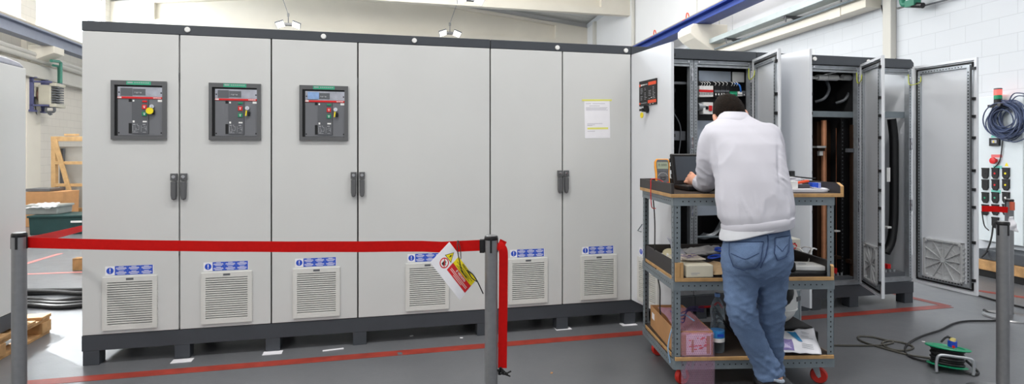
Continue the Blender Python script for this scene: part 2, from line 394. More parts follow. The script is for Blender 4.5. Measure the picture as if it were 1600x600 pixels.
def breaker(parent, x0, x1, z0, z1, tagged, screen):
    W, H = x1-x0, z1-z0
    X = lambda u: x0+W*u
    Z = lambda v: z1-H*v
    fr = MB()
    for a, b, c, d in ((0, 1, 0, .075), (0, 1, .935, 1), (0, .062, .075, .935), (.925, 1, .075, .935)): fr.box(X(a), X(b), -.016, 0, Z(d), Z(c))
    fr.mi = 1; fr.box(X(.06), X(.93), -.002, -.0005, Z(.94), Z(.07))
    fr.mi = 2; fr.box(X(.28), X(.72), -.0168, -.016, Z(.07), Z(.01))
    fr.mi = 3
    fr.box(X(.30), X(.395), -.0171, -.0168, Z(.043), Z(.022))
    for k in range(7): fr.box(X(.42+.04*k), X(.42+.04*k+.03), -.0171, -.0168, Z(.04), Z(.026))
    p = fr.build('breaker_panel', [charcoal, black, sgreen, MATS['print_grey']], parent)
    f = MB()
    f.box(X(.12), X(.925), -.010, -.002, Z(.93), Z(.305))
    f.mi = 1; f.box(X(.375), X(.675), -.0135, -.010, Z(.90), Z(.315)); 
    f.mi = 2; f.box(X(.315), X(.37), -.0105, -.010, Z(.36), Z(.31)); f.box(X(.315), X(.372), -.0105, -.010, Z(.895), Z(.72)); f.box(X(.674), X(.680), -.0125, -.010, Z(.9), Z(.31))
    for u, v in ((.14, .885), (.905, .885)): f.cyl((X(u), -.010, Z(v)), (X(u), -.0108, Z(v)), .0045, n=12)
    f.mi = 3
    f.box(X(.39), X(.42), -.014, -.0135, Z(.355), Z(.325)); f.box(X(.39), X(.425), -.014, -.0135, Z(.71), Z(.675)); f.box(X(.57), X(.645), -.014, -.0135, Z(.705), Z(.68)); f.box(X(.84), X(.92), -.0106, -.010, Z(.352), Z(.314))
    f.mi = 4
    rr = random.Random(3)
    for (u, v, w, h) in ((.39, .735, .05, .012), (.46, .735, .02, .01), (.57, .735, .05, .012), (.39, .76, .008, .1), (.43, .755, .004, .12), (.47, .76, .03, .006), (.47, .83, .03, .006), (.5, .76, .005, .07), (.54, .755, .004, .11), (.56, .79, .02, .006), (.6, .765, .006, .03), (.6, .81, .03, .006), (.63, .765, .006, .08), (.41, .85, .02, .006), (.45, .8, .006, .05), (.39, .87, .1, .006), (.57, .87, .06, .006)):
        f.box(X(u), X(u+w), -.0138, -.0135, Z(v+h), Z(v))
    f.build('breaker_face', [MATS['face_grey'], MATS['module_grey'], black, white, MATS['print_grey']], p)
    s = MB(); s.box(X(.12), X(.925), -.012, -.002, Z(.27), Z(.105))
    s.mi = 1; s.box(X(.17), X(.385), -.0125, -.012, Z(.262), Z(.125)); s.box(X(.39), X(.62), -.0124, -.012, Z(.25), Z(.135))
    s.mi = 2
    for u, v in ((.145, .20), (.905, .20)): s.cyl((X(u), -.012, Z(v)), (X(u), -.0128, Z(v)), .0045, n=12)
    s.mi = 3
    for k in range(4): s.box(X(.42+.035*k), X(.44+.035*k), -.0127, -.0124, Z(.2+.012*(k % 2)), Z(.19))
    if screen: s.mi = 4; s.box(X(.17), X(.40), -.0130, -.0125, Z(.25), Z(.12))
    s.build('trip_unit_window', [silver, slate, black, MATS['print_grey'], MATS['lcd_blue']], p)
    t = MB(); t.box(X(.12), X(.925), -.0135, -.002, Z(.303), Z(.27))
    t.mi = 1; t.text('ABB', H*.034, front_text(X(.155), -.0138, Z(.287)), bold=.0006)
    for k in range(8): t.box(X(.76+.018*k), X(.772+.018*k), -.0137, -.0135, Z(.295), Z(.28))
    t.build('red_band', [redp, white], p)
    for nm, u, v0, v1, mm in (('indicator_window', .565, .335, .365, redp if tagged else green), ('stop_button', .56, .405, .48, redp), ('start_button', .56, .525, .595, green)):
        q = MB(); q.box(X(u), X(u+.085), -.017, -.0135, Z(v1), Z(v0)); q.mi = 1
        if nm != 'indicator_window':
            q.box(X(u+.022), X(u+.063), -.0174, -.017, Z(v0+.03), Z(v0+.02)); q.box(X(u+.03), X(u+.055), -.0174, -.017, Z(v0+.055), Z(v0+.04))
        q.build(nm, [mm, white], p, bevel=.001)
    k = MB(); c = (X(.74), -.010, Z(.435)); k.cyl(c, (c[0], -.022, c[2]), .013, n=18); k.cbox((c[0], -.03, c[2]), .004, .018, .016)
    k.build('key_lock', chrome, p, smooth=True)
    k = MB()
    if tagged: k.cyl((X(.715), -.030, Z(.51)), (X(.715), -.034, Z(.51)), .021, n=24)
    else: k.cbox((X(.725), -.03, Z(.525)), .008, .003, .036, Matrix.Rotation(R(8), 3, 'Y'))
    k.build('key_tag', yellow, p)
    k = MB().cbox((X(.77), -.018, Z(.53)), .016, .012, .03).build('key_fob', black, p, bevel=.004)
mat('lcd_blue', rgb(140, 170, 214), .3, var=.15, scale=30)
mat('notice_yellow', rgb(228, 226, 120), .7)
mat('notice_grey', rgb(178, 176, 188), .7)

vx = {0: (161, 246), 1: (315, 394), 2: (458, 531), 3: (634, 701), 4: (794.5, 855), 5: (907, 963)}
labels = ['grey switchgear cabinet at the far end of the row, breaker with round yellow key tag',
          'grey switchgear cabinet second from the row end, breaker window with plain silver strip',
          'grey switchgear cabinet third from the row end, breaker window with bluish screen',
          'wide blank grey switchgear cabinet behind the hanging warning sign',
          'narrow blank grey switchgear cabinet just beyond the middle barrier post',
          'grey switchgear cabinet with a white paper notice taped to its door']
for i in range(6):
    w = S[i+1]-S[i]
    t = thing('switchgear_cabinet', labels[i], 'electrical cabinet', RM @ Vector((S[i], 0, ZB)), TH, 'closed switchgear cabinets in the long row')
    b = MB().box(.002, w-.002, .024, DEP, 0, ZT-ZB); b.build('cabinet_body', dark_in if i else paint, t)
    d = MB(); d.box(GAP/2, w-GAP/2, 0, .022, 0, ZT-ZB-.003)
    d = d.build('door', paint, t, bevel=.0025)
    hx = {0: w-.028, 1: .028, 2: w-.028, 3: .028, 4: w-.024, 5: .026}[i]
    handle(d, hx, 1.02-ZB, 1.19-ZB)
    xa, xb = row(vx[i][0], 400)[0]-S[i], row(vx[i][1], 400)[0]-S[i]
    grille(d, xa, xb, .215-ZB, .545-ZB, 0)
    sticker(d, xa+.012, xb-.022, .556-ZB, .612-ZB)
    if i < 3:
        px = ((174.5, 261), (327, 408), (468, 544))[i]
        breaker(t, row(px[0], 200)[0]-S[i], row(px[1], 200)[0]-S[i], 1.405-ZB, 1.775-ZB, i == 0, i == 2)
    if i in (0, 1, 2):
        q = MB()
        for z in (1.62, .5): q.cbox((w-.001 if i != 1 else .002, -.0004, z), .004, .001, .05)
        q.build('hinge', charcoal, t)
# notice
a, b = row(914, 157), row(953.5, 216.5)
n = MB(); n.box(0, b[0]-a[0], -.0012, -.0004, 0, a[1]-b[1]); W, H = b[0]-a[0], a[1]-b[1]
n.mi = 1; n.box(W*.1, W*.92, -.0016, -.0012, H*.235, H*.285)
n.box(-.018, W+.018, -.0020, -.0012, H*.985, H*1.03)
n.mi = 2
for k, (u, v, ww) in enumerate(((.06, .91, .2), (.32, .91, .5), (.2, .85, .4), (.06, .80, .85), (.06, .77, .8), (.06, .74, .86), (.1, .38, .6), (.1, .35, .3), (.1, .18, .3), (.1, .33, .2))): n.box(W*u, W*(u+ww), -.0014, -.0012, H*v, H*(v+.012))
o = n.build('paper_notice', [whitep, MATS['notice_yellow'], MATS['notice_grey']]); o.location = RM @ Vector((a[0], 0, b[1])); o.rotation_euler = (0, R(-1.2), TH)
tag(o, 'white paper notice with a yellow marked line taped to a grey cabinet door', 'paper')

# plinths and top rails in transport sections
def plinth(s0, s1, feet, label):
    t = thing('cabinet_plinth', label, 'plinth', RM @ Vector((s0, 0, 0)), TH, 'dark plinths under the cabinet row')
    L = s1-s0; z0, z1 = .09, ZB-.004
    m = MB(); m.box(0, L, .004, .05, z0, z1); m.box(0, L, DEP-.05, DEP, z0, z1); m.box(0, .05, .05, DEP-.05, z0, z1); m.box(L-.05, L, .05, DEP-.05, z0, z1)
    m.build('plinth_beam', anth, t, bevel=.002)
    for f in feet:
        for y in (.006, DEP-.1):
            q = MB(); q.box(f-.045-s0, f+.045-s0, y, y+.09, 0, z0)
            q.build('foot', anth, t, bevel=.002)
ft = lambda x: row(x, 500)[0]
plinth(S[0], S[4], [S[0]+.05, ft(284), ft(426), ft(562), S[4]-.05], 'dark grey plinth on feet under the four end cabinets with the barrier belt before them')
plinth(S[4]+.004, S[7], [S[4]+.06, ft(879), ft(985), S[7]-.06], 'dark grey plinth on feet between the middle barrier post and the workbench trolley')
plinth(S[7]+.004, S[9], [S[7]+.06, S[8], S[9]-.06], 'dark grey plinth behind the trolley under the opened cabinets')
plinth(S[9]+.004, S[11], [S[9]+.06, S[10]-.08, S[11]-.05], 'dark grey plinth of the last opened cabinets beside the wide open door')
def toprail(s0, s1, caps, label, chamfer=False, z0=ZT):
    t = thing('cabinet_top_rail', label, 'top rail', RM @ Vector((s0, 0, z0)), TH, 'dark top rails along the cabinet row')
    L = s1-s0; h = 2.142-z0
    m = MB()
    poly = [(.001, .0), (L-.001, 0), (L-.001, h*.6 if chamfer else h), (L-.03 if chamfer else L-.001, h), (.001, h)]
    m.prism(poly, .002, .2 if chamfer else DEP); m.build('rail', anth, t, bevel=.002)
    for x in caps:
        s, z = row(*x); q = MB(); q.lathe([(0, 0), (.0175, 0), (.0175, .006), (.015, .010), (0, .011)], (s-s0, .002, z-z0), 20, (0, -1, 0)); q.build('round_cap', white, t, smooth=True)
toprail(S[0], S[4], [(293, 46.5), (505.5, 57), (647.5, 63.5)], 'dark grey top rail with three round white caps over the four end cabinets')
toprail(S[4]+.003, S[6], [(871, 74.5), (978, 79)], 'dark grey top rail with two round white caps over the cabinet with the notice')
toprail(S[6]+.003, S[8]+.02, [], 'plain dark grey top rail above the opened cabinet the man works at', z0=2.064)
toprail(S[8]+.024, S[11], [(1273, 92), (1357, 96)], 'dark grey top rail with a cut corner at the wall end of the row', True, z0=2.064)
# ------------------------------------------------------------------ opened cabinets
def post(m, x0, x1, y0, z0, z1, holes='front'):
    m.mi = 0; m.box(x0, x1, y0, y0+.045, z0, z1)
    m.mi = 1; z = z0+.03; xm = (x0+x1)/2
    while z < z1-.03:
        m.box(xm-.0026, xm+.0026, y0-.0006, y0, z-.0042, z+.0042); z += .025
    m.mi = 0
def open_cabinet(i, label, lside=None, rside=None, back=None):
    w = S[i+1]-S[i]; H = 2.06-ZB
    t = thing('open_switchgear_cabinet', label, 'electrical cabinet', RM @ Vector((S[i], 0, ZB)), TH, 'opened switchgear cabinets at the wall end of the row')
    e = MB()
    e.box(.003, w-.003, DEP-.012, DEP, .01, H)
    if i != 10: e.box(.003, w-.003, .06, DEP-.012, H-.012, H)
    e.box(.003, w-.003, .06, DEP-.012, .01, .022)
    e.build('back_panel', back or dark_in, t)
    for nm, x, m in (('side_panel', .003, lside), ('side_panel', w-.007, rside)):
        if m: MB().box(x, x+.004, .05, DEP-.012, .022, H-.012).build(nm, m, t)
    f = MB()
    post(f, .003, .033, .02, 0, H); post(f, w-.033, w-.003, .02, 0, H)
    f.box(.033, w-.033, .02, .06, H-.03, H); f.box(.033, w-.033, .02, .06, 0, .035); f.box(.033, w-.033, .026, .04, H-.052, H-.034)
    f.mi = 2
    for x in (.045, w-.045): f.cyl((x, .02, H-.015), (x, .014, H-.015), .007, n=12)
    f.build('frame', [zinc, black, chrome], t)
    q = MB()
    for z in (H-.12, H-.66, H-1.2):
        q.box(w-.028, w-.008, .008, .02, z-.05, z+.05); q.cyl((w-.018, .004, z-.045), (w-.018, .004, z+.045), .006, n=10); q.box(w-.024, w-.012, .0, .008, z-.012, z+.012)
    q.build('hinge_bracket', chrome, t)
    return t, w, H
def door_world(parent_s, hinge_s, alpha, w, hinge_left, outer_extra=None, inner=True):
    """a door standing open: local x runs from hinge to the free edge, -y is its outer face when hinged on the left"""
    pass
def open_door(t, hx, alpha, w, inner_sign, vent_inner=None, H=ZT-ZB-.003):
    # direction of the door from its hinge in world: (sin a, -cos a); as child of t (rotated TH)
    d = MB()
    y0, y1 = (0, .022)
    d.box(0, w, -.002, .002, .004, H-.004)
    s = inner_sign
    for a, b, c, e in ((0, w, 0, .02), (0, w, H-.02, H), (0, .02, .02, H-.02), (w-.02, w, .02, H-.02)): d.box(a, b, min(0, s*.02), max(0, s*.02), c, e)
    o = d.build('door', paint_blue, t)
    o.location = (hx, 0, 0); o.rotation_euler = (0, 0, R(-90)+R(alpha)-TH)
    g = MB()
    def ring(mb, i0, i1, ya, yb):
        for a, b, c, e in ((i0, w-i0, i0, i1), (i0, w-i0, H-i1, H-i0), (i0, i1, i1, H-i1), (w-i1, w-i0, i1, H-i1)): mb.box(a, b, min(ya*s, yb*s), max(ya*s, yb*s), c, e)
    ring(g, .032, .042, .0025, .016); g.build('gasket', rubber, o)
    f = MB(); ring(f, .052, .074, .0025, .022)
    f.mi = 1
    for x in (.063, w-.063):
        z = .1
        while z < H-.1: f.box(x-.004, x+.004, min(.022*s, .0226*s), max(.022*s, .0226*s), z-.006, z+.006); z += .025
    x = .1
    while x < w-.1:
        for z in (.063, H-.063): f.box(x-.006, x+.006, min(.022*s, .0226*s), max(.022*s, .0226*s), z-.004, z+.004)
        x += .025
    f.build('door_frame', [zinc, black], o)
    k = MB()
    k.box(w-.028, w-.02, min(.012*s, .03*s), max(.012*s, .03*s), .1, H-.1)
    k.mi = 1
    for z in (.12, .42, .70, .84, .99, 1.25, 1.42, 1.56, 1.80): k.box(w-.03, w-.004, min(.016*s, .034*s), max(.016*s, .034*s), z-.011, z+.011)
    k.build('lock_bar', [zinc, black], o)
    if vent_inner:
        x0, x1, z0, z1 = vent_inner
        v = MB()
        def B(a, b, c, e, ya, yb): v.box(a, b, min(ya*s, yb*s), max(ya*s, yb*s), c, e)
        B(x0, x1, z0, z1, .002, .008)
        for a, b, c, e in ((x0, x1, z0, z0+.014), (x0, x1, z1-.014, z1), (x0, x0+.014, z0, z1), (x1-.014, x1, z0, z1)): B(a, b, c, e, .008, .03)
        cx, cz = (x0+x1)/2, (z0+z1)/2
        for kk in range(12):
            an = kk*math.pi/6; dx, dz = math.cos(an), math.sin(an)
            L = min(((x1-x0)/2-.012)/max(abs(dx), 1e-6), ((z1-z0)/2-.012)/max(abs(dz), 1e-6))
            v.cbox((cx+dx*L/2, s*.016, cz+dz*L/2), L, .014, .006, Matrix.Rotation(-an, 3, 'Y'))
        for rr in (.03, .06, .09, .12): v.torus((cx, s*.0105, cz), rr, .002, 36, 6, (0, 1, 0))
        v.cyl((cx, s*.008, cz), (cx, s*.026, cz), .018, n=16)
        for a in (x0+.02, x1-.02):
            for c in (z0+.02, z1-.02): v.cyl((a, s*.008, c), (a, s*.034, c), .012, n=12)
        for kk in range(8):
            B(x0-.008, x0, z0+.02+kk*.037, z0+.032+kk*.037, .004, .02); B(x1, x1+.008, z0+.02+kk*.037, z0+.032+kk*.037, .004, .02)
        v.build('fan_filter', filt, o)
    return o

earth = mat('earth_wire_yellow', rgb(196, 206, 60), .5)
# -- first opened cabinet: outer face of its door with the controller
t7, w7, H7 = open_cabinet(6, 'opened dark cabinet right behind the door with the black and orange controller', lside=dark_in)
d7 = open_door(t7, .005, 17.6, .54, 1)
# controller on the outer face: local frame x towards free edge, outer is -y
def d7px(x, y):     # pixel -> (u, z) on the door plane
    hp = RM @ Vector((S[6]+.005, 0, 0)); dr = Vector((math.sin(R(17.6)), -math.cos(R(17.6)), 0)); a = (x-CX)/F
    u = (hp.x-a*hp.y)/(a*dr.y-dr.x); Y = hp.y+u*dr.y
    return u, EYE+(HY-y)*Y/F-ZB
(u0, z1), (u1, _), (_, z0) = d7px(1001, 128), d7px(1027.5, 124), d7px(1001, 166.5)
c = MB(); c.box(u0, u1, -.012, -.002, z0, z1)
W, H = u1-u0, z1-z0
def cu(a, b, c_, d_, mi, y=-.0124): c.mi = mi; c.box(u0+W*a, u0+W*b, y, -.012, z1-H*d_, z1-H*c_)
cu(.55, 1, .09, .22, 1); cu(.0, .08, .12, .22, 1); cu(.52, 1, .80, .92, 1); cu(0, .08, .86, .93, 1)
c.mi = 2; cu(.10, .17, .135, .20, 2); cu(.185, .25, .14, .185, 2); cu(.265, .32, .14, .185, 2); cu(.335, .50, .14, .18, 3)
rr = random.Random(5)
for col in range(4):
    for k in range(8):
        if rr.random() < .8: cu(.08+.24*col, .08+.24*col+rr.uniform(.06, .15), .30+.062*k, .318+.062*k, 3)
cu(.70, .76, .70, .73, 2); cu(.62, .68, .945, .97, 2); cu(.79, .85, .945, .97, 2); cu(.1, .45, .88, .9, 3)
c.build('controller', [black, redorange, white, MATS['print_grey']], d7)
k = MB(); ku, kz = d7px(1012.5, 172); k.cyl((ku, -.002, kz), (ku, -.012, kz), .022, n=20); k.cyl((ku, -.012, kz), (ku, -.05, kz), .014, n=16); k.box(ku-.024, ku+.024, -.06, -.04, kz-.008, kz+.008); k.box(ku+.02, ku+.028, -.05, -.01, kz-.016, kz+.03)
k.build('rotary_switch', black, d7, bevel=.002)
k = MB(); ku, kz = d7px(1003.5, 180); k.cyl((ku, -.0021, kz), (ku, -.006, kz), .021, n=20); k.build('yellow_warning_disc', yellow, d7)
ua, ub = d7px(998, 420)[0], d7px(1030, 420)[0]
grille(d7, ua, ub, .215-ZB, .545-ZB, -.002)
sticker(d7, ua+.012, ub-.022, .556-ZB, .612-ZB, -.0024)
hu, hz = d7px(1002, 356); k = MB(); k.tube([(hu+.02, -.004, hz+.03), (hu+.02, -.02, hz+.01), (hu, -.03, hz-.02), (hu+.05, -.03, hz-.022)], .004, 8); k.build('bent_hook', steelgrey, d7, smooth=True)
# -- second: control gear on a plate
t8, w8, H8 = open_cabinet(7, 'opened cabinet with terminals and breakers behind the bowed head of the man', rside=dark_in)
open_door(t8, w8, -3.2, .52, -1)
def loc(i, x, y, d): s, z = row(x, y, d); return s-S[i], z-ZB
def blk(mb, i, x0, x1, y0, y1, d, th, mi=0):
    a = loc(i, x0, y1, d); b = loc(i, x1, y0, d); mb.mi = mi; mb.box(a[0], b[0], d, d+th, a[1], b[1]); return a, b
plate = mat('zinc_plate', rgb(190, 200, 214), .3, .4, var=.12, scale=5)
for q_ in ((1092, 1142, 112, 128), (1090, 1164, 188, 250), (1090, 1164, 310, 337)):
    m = MB(); blk(m, 7, *q_, .13, .01); m.build('mounting_plate', plate, t8)
m = MB(); blk(m, 7, 1145, 1163, 113, 128, .11, .01); m.build('light_cover', white, t8)
m = MB(); blk(m, 7, 1090, 1165, 129, 188, .12, .01); m.build('device_panel', black, t8)
def row_of(i, name, x0, x1, y0, y1, n, d, th, mats, extra=None):
    m = MB(); dx = (x1-x0)/n
    for k in range(n): blk(m, i, x0+k*dx+.15, x0+(k+1)*dx-.15, y0, y1, d-th, th, 0)
    a, b = blk(m, i, x0, x1, y0+(y1-y0)*.38, y0+(y1-y0)*.56, d-th-.004, .004, 1)
    for k in range(n):
        blk(m, i, x0+k*dx+dx*.3, x0+k*dx+dx*.7, y0+(y1-y0)*.66, y0+(y1-y0)*.82, d-th-.003, .003, 2)
    return m.build(name, mats, t8 if i == 7 else None)
row_of(7, 'terminal_strip', 1092.5, 1114.5, 134, 151, 9, .12, .05, [white, redp, slate])
row_of(7, 'circuit_breaker', 1116.5, 1125.5, 134, 152, 2, .12, .055, [black, MATS['module_grey'], white])
row_of(7, 'circuit_breaker', 1126, 1133, 134, 152, 2, .12, .055, [black, MATS['module_grey'], white])
row_of(7, 'circuit_breaker', 1133.5, 1139.5, 134, 152, 2, .12, .055, [black, MATS['module_grey'], white])
row_of(7, 'relay', 1140, 1152, 143, 150, 3, .12, .05, [green, MATS['sgreen'] if 'sgreen' in MATS else sgreen, green])
row_of(7, 'relay', 1153, 1160, 143, 150, 2, .12, .05, [white, white, slate]); row_of(7, 'relay', 1161, 1165, 142, 150, 1, .12, .05, [slate, slate, white])
m = MB(); blk(m, 7, 1099, 1114, 160, 178, .055, .065, 0); blk(m, 7, 1103, 1107, 166, 171, .051, .004, 1); blk(m, 7, 1108, 1113, 165, 173, .049, .006, 2)
m.build('contactor', [white, black, redp], t8)
m = MB(); a = loc(7, 1095.5, 167, .08); m.cyl((a[0]-.03, .085, a[1]), (a[0]+.03, .085, a[1]), .032, n=16); m.build('cylinder_relay', zinc, t8, smooth=True)
m = MB()
for x in (1097, 1101, 1105, 1109, 1118, 1124, 1130, 1136, 1144, 1148, 1152):
    a = loc(7, x, 134, .07); b = loc(7, x+1.2, 130, .06); m.tube(spline([(a[0], .08, a[1]), (b[0], .065, b[1]), (a[0]+.004, .11, b[1]+.02)]), .0025, 6)
m.build('wire', white, t8, smooth=True)
m = MB(); a = loc(7, 1155, 133, .07); m.tube(spline([(a[0]-.02, .11, a[1]+.02), (a[0], .07, a[1]), (a[0]+.01, .065, a[1]-.04), (a[0]+.02, .08, a[1]-.06)]), .007, 8); m.build('blue_wire', mat('blue_insulation', rgb(40, 110, 200), .4), t8, smooth=True)
# big cables low in the same cabinet
m = MB()
for k in range(5):
    a = loc(7, 1104+2*k, 372-k*1.5, .2); b = loc(7, 1122+k*1.2, 362-2*k, .2); c_ = loc(7, 1140, 330-3*k, .3)
    m.tube(spline([(a[0]-.05, .25, a[1]), (a[0], .2, a[1]), (b[0], .2+.01*k, b[1]), (c_[0], .3, c_[1])]), .009, 8)
m.build('grey_cable_bend', zinc, t8, smooth=True)
m = MB(); a = loc(7, 1062, 371, .06); b = loc(7, 1160, 371, .06); m.cyl((.02, .06, a[1]), (w8-.02, .06, b[1]), .01, n=10); m.build('cross_bar', steelgrey, t8, smooth=True)
# things in the first opened cabinet
for q_ in ((1040, 1071, 205, 219), (1050, 1072, 128, 131), (1040, 1072, 262, 275)): m = MB(); blk(m, 6, *q_, .09, .05); m.build('bus_support', slate, t7)
m = MB(); a = loc(6, 1050, 178, .06); m.tube(spline([(a[0]-.02, .06, a[1]+.03), (a[0]+.02, .06, a[1]), (a[0]+.09, .08, a[1]-.13), (a[0]+.06, .08, a[1]-.4)]), .005, 6); m.build('wire', slate, t7, smooth=True)
# -- third: only its door shows
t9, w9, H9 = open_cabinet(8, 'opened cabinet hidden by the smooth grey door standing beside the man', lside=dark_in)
open_door(t9, .005, 19.8, .54, 1)
# -- fourth: copper bars
t10, w10, H10 = open_cabinet(9, 'opened cabinet with tall copper bars, beside the trolley')
open_door(t10, w10, -14.3, .5, -1, (.12, .40, .08, .38))
zb = lambda y, d: row(1300, y, d)[1]-ZB
m = MB(); m.box(.02, w10-.02, .07, .10, zb(183, .07), zb(174, .07)); m.build('cross_bar', steelgrey, t10)
m = MB()
for x0, x1, d_ in ((1277, 1291, .13), (1292, 1308, .13), (1316, 1332, .13)): a = loc(9, x0, 121, d_); b = loc(9, x1, 124, d_); m.cyl((a[0], d_, a[1]), (b[0], d_, a[1]), .026, n=14)
a = loc(9, 1300, 123, .13); m.cyl((.05, .13, a[1]), (w10-.02, .13, a[1]), .010, n=10)
m.build('white_insulator_bar', white, t10, smooth=True)
m = MB()
a = loc(9, 1287.3, 445, .3); b = loc(9, 1287.3, 188, .3); m.cyl((a[0], .3, a[1]), (a[0], .3, b[1]), .023, n=28); m.build('copper_bar', copper, t10, smooth=True)
m = MB(); blk(m, 9, 1310, 1312.6, 200, 445, .24, .03); m.build('copper_bar', copper, t10, bevel=.002)
m = MB(); blk(m, 9, 1277, 1283.3, 190, 445, .32, .05); blk(m, 9, 1291.5, 1298, 190, 445, .34, .05); m.build('brown_bar', brass, t10, bevel=.003)
m = MB(); blk(m, 9, 1332, 1338, 195, 445, .06, .03); m.build('brown_bar', brass, t10, bevel=.003)
m = MB(); blk(m, 9, 1314, 1326, 186, 440, .12, .05); m.mi = 1
for k in range(40): blk(m, 9, 1316, 1317.2, 190+k*6, 192+k*6, .118, .002, 1)
m.build('black_support', [black, slate], t10)
m = MB(); blk(m, 9, 1277, 1291, 228, 231, .22, .06, 0); blk(m, 9, 1279, 1289, 231, 236, .235, .05, 1); blk(m, 9, 1281, 1286, 236, 243, .24, .03, 0)
m.build('busbar_clamp', [white, brass], t10)
m = MB(); blk(m, 9, 1325, 1336, 232, 238, .05, .03, 0); m.build('busbar_clamp', slate, t10)
m = MB(); m.box(.03, w10-.03, .06, .2, .035, .06); m.mi = 1; blk(m, 9, 1303, 1308, 419, 428, .12, .03, 1); m.mi = 2
for k in range(9): m.cyl((.1+.04*k, .12, .06), (.1+.04*k, .12, .085), .009, n=8)
m.mi = 3; blk(m, 9, 1306, 1314, 400, 405, .12, .05, 3); blk(m, 9, 1328, 1335, 406, 412, .06, .05, 3)
m.build('terminal_block', [slate, redp, zinc, brass], t10)
m = MB()
for (x, y) in ((1288, 150), (1320, 152)):
    a = loc(9, x, y, .16); m.tube(spline([(a[0]-.06, .2, a[1]-.05), (a[0], .16, a[1]-.02), (a[0]+.05, .16, a[1]+.06), (a[0]+.06, .2, a[1]+.14)]), .013, 8)
m.build('grey_cable_bend', slate, t10, smooth=True)
m = MB(); a = loc(9, 1308, 330, .1); blk(m, 9, 1305, 1313, 360, 362.5, .1, .04); m.build('bracket', white, t10)
# -- fifth
t11, w11, H11 = open_cabinet(10, 'last opened cabinet next to the white wall, with a thick black hose inside', rside=paint_blue, lside=dark_in)
open_door(t11, w11, 15.7, .54, -1, (.105, .435, .07, .40))
zb = lambda y, d: row(1400, y, d)[1]-ZB
m = MB(); m.box(.02, w11-.02, .07, .10, zb(184, .07), zb(174.5, .07)); m.build('cross_bar', steelgrey, t11)
m = MB(); pts = [loc(10, x, y, .13) for x, y in ((1393, 186), (1396.5, 215), (1397, 260), (1397, 310), (1396, 350), (1392, 378), (1384, 395))]
m.tube(spline([(p_[0], .13, p_[1]) for p_ in pts], 10), .036, 12); m.build('corrugated_hose', black, t11, smooth=True)
m = MB(); blk(m, 10, 1386, 1391, 262, 284, .1, .01, 0); m.build('white_label_plate', white, t11)
m = MB(); blk(m, 10, 1387, 1393, 354, 357, .1, .05, 0); m.build('bracket', white, t11)
m = MB(); blk(m, 10, 1387, 1392, 413, 420, .1, .05, 0); m.build('red_terminal', redp, t11)
m = MB(); m.box(.03, w11-.03, .06, .2, .035, .07); m.mi = 1
for k in range(9): m.cyl((.08+.045*k, .1, .07), (.08+.045*k, .1, .09), .009, n=8)
m.build('terminal_block', [slate, zinc], t11)
# earth wires from posts to doors
for tt, x, al, hh in ((t8, w8, -3.2, H8), (t10, w10, -14.3, H10), (t11, w11, 15.7, H11)):
    m = MB(); d_ = Vector((math.sin(R(al)+TH*1.0), -math.cos(R(al)+TH), 0)); d_ = Matrix.Rotation(-TH*2, 3, 'Z') @ d_ if False else Vector((math.cos(R(-90)+R(al)-TH), math.sin(R(-90)+R(al)-TH), 0))
    nrm = Vector((-d_.y, d_.x, 0))*-1
    e = Vector((x, 0, 0))+d_*.085+nrm*.03
    m.tube(spline([(x-.04, .02, hh-.05), (x-.05, .0, hh-.14), tuple(e+Vector((-.01, 0, hh-.13))), tuple(e+Vector((0, 0, hh-.08)))]), .0035, 6)
    m.build('earth_wire', earth, tt, smooth=True)
# ------------------------------------------------------------------ trolley
CA = R(2.5)
CO = Vector((1.353, 3.215, 0))                # middle of the front edge of the posts, on the floor
CM = Matrix.Translation(CO) @ Matrix.Rotation(CA, 4, 'Z')
CW, CD = .912, .63
def cpx(x, y, z):       # pixel at height z above the floor -> trolley coordinates
    p = at(x, y, (EYE-z)*F/(y-HY)); return CM.inverted() @ p
def cat_(x, Y): return CM.inverted() @ at(x, 300, Y)
cart = thing('workbench_trolley', 'grey steel trolley with three plywood trays that the man leans over', 'trolley', CO, CA)
hw = CW/2
ZT1, ZM1, ZB1 = 1.094, .628, .19
LEG = []
for sx in (-1, 1):
    for y0, sy in ((0, 1), (CD, -1)):
        q = MB(); x = sx*hw
        q.box(min(x, x-sx*.038), max(x, x-sx*.038), min(y0, y0+sy*.004), max(y0, y0+sy*.004), .125, ZT1-.02)
        q.box(min(x, x-sx*.004), max(x, x-sx*.004), min(y0, y0+sy*.038), max(y0, y0+sy*.038), .125, ZT1-.02)
        q.mi = 1; z = .15
        while z < ZT1-.04:
            for yy in (y0-sy*.0005, y0+sy*.0045): q.box(x-sx*.019-.0032, x-sx*.019+.0032, yy-.0004, yy+.0004, z-.0042, z+.0042)
            for xx in (x+sx*.0005, x-sx*.0045): q.box(xx-.0004, xx+.0004, y0+sy*.019-.0032, y0+sy*.019+.0032, z-.0042, z+.0042)
            z += .028
        q.build('leg', [steelgrey, black], cart)
mat('laminate', rgb(60, 50, 43), .5, var=.15, scale=20)
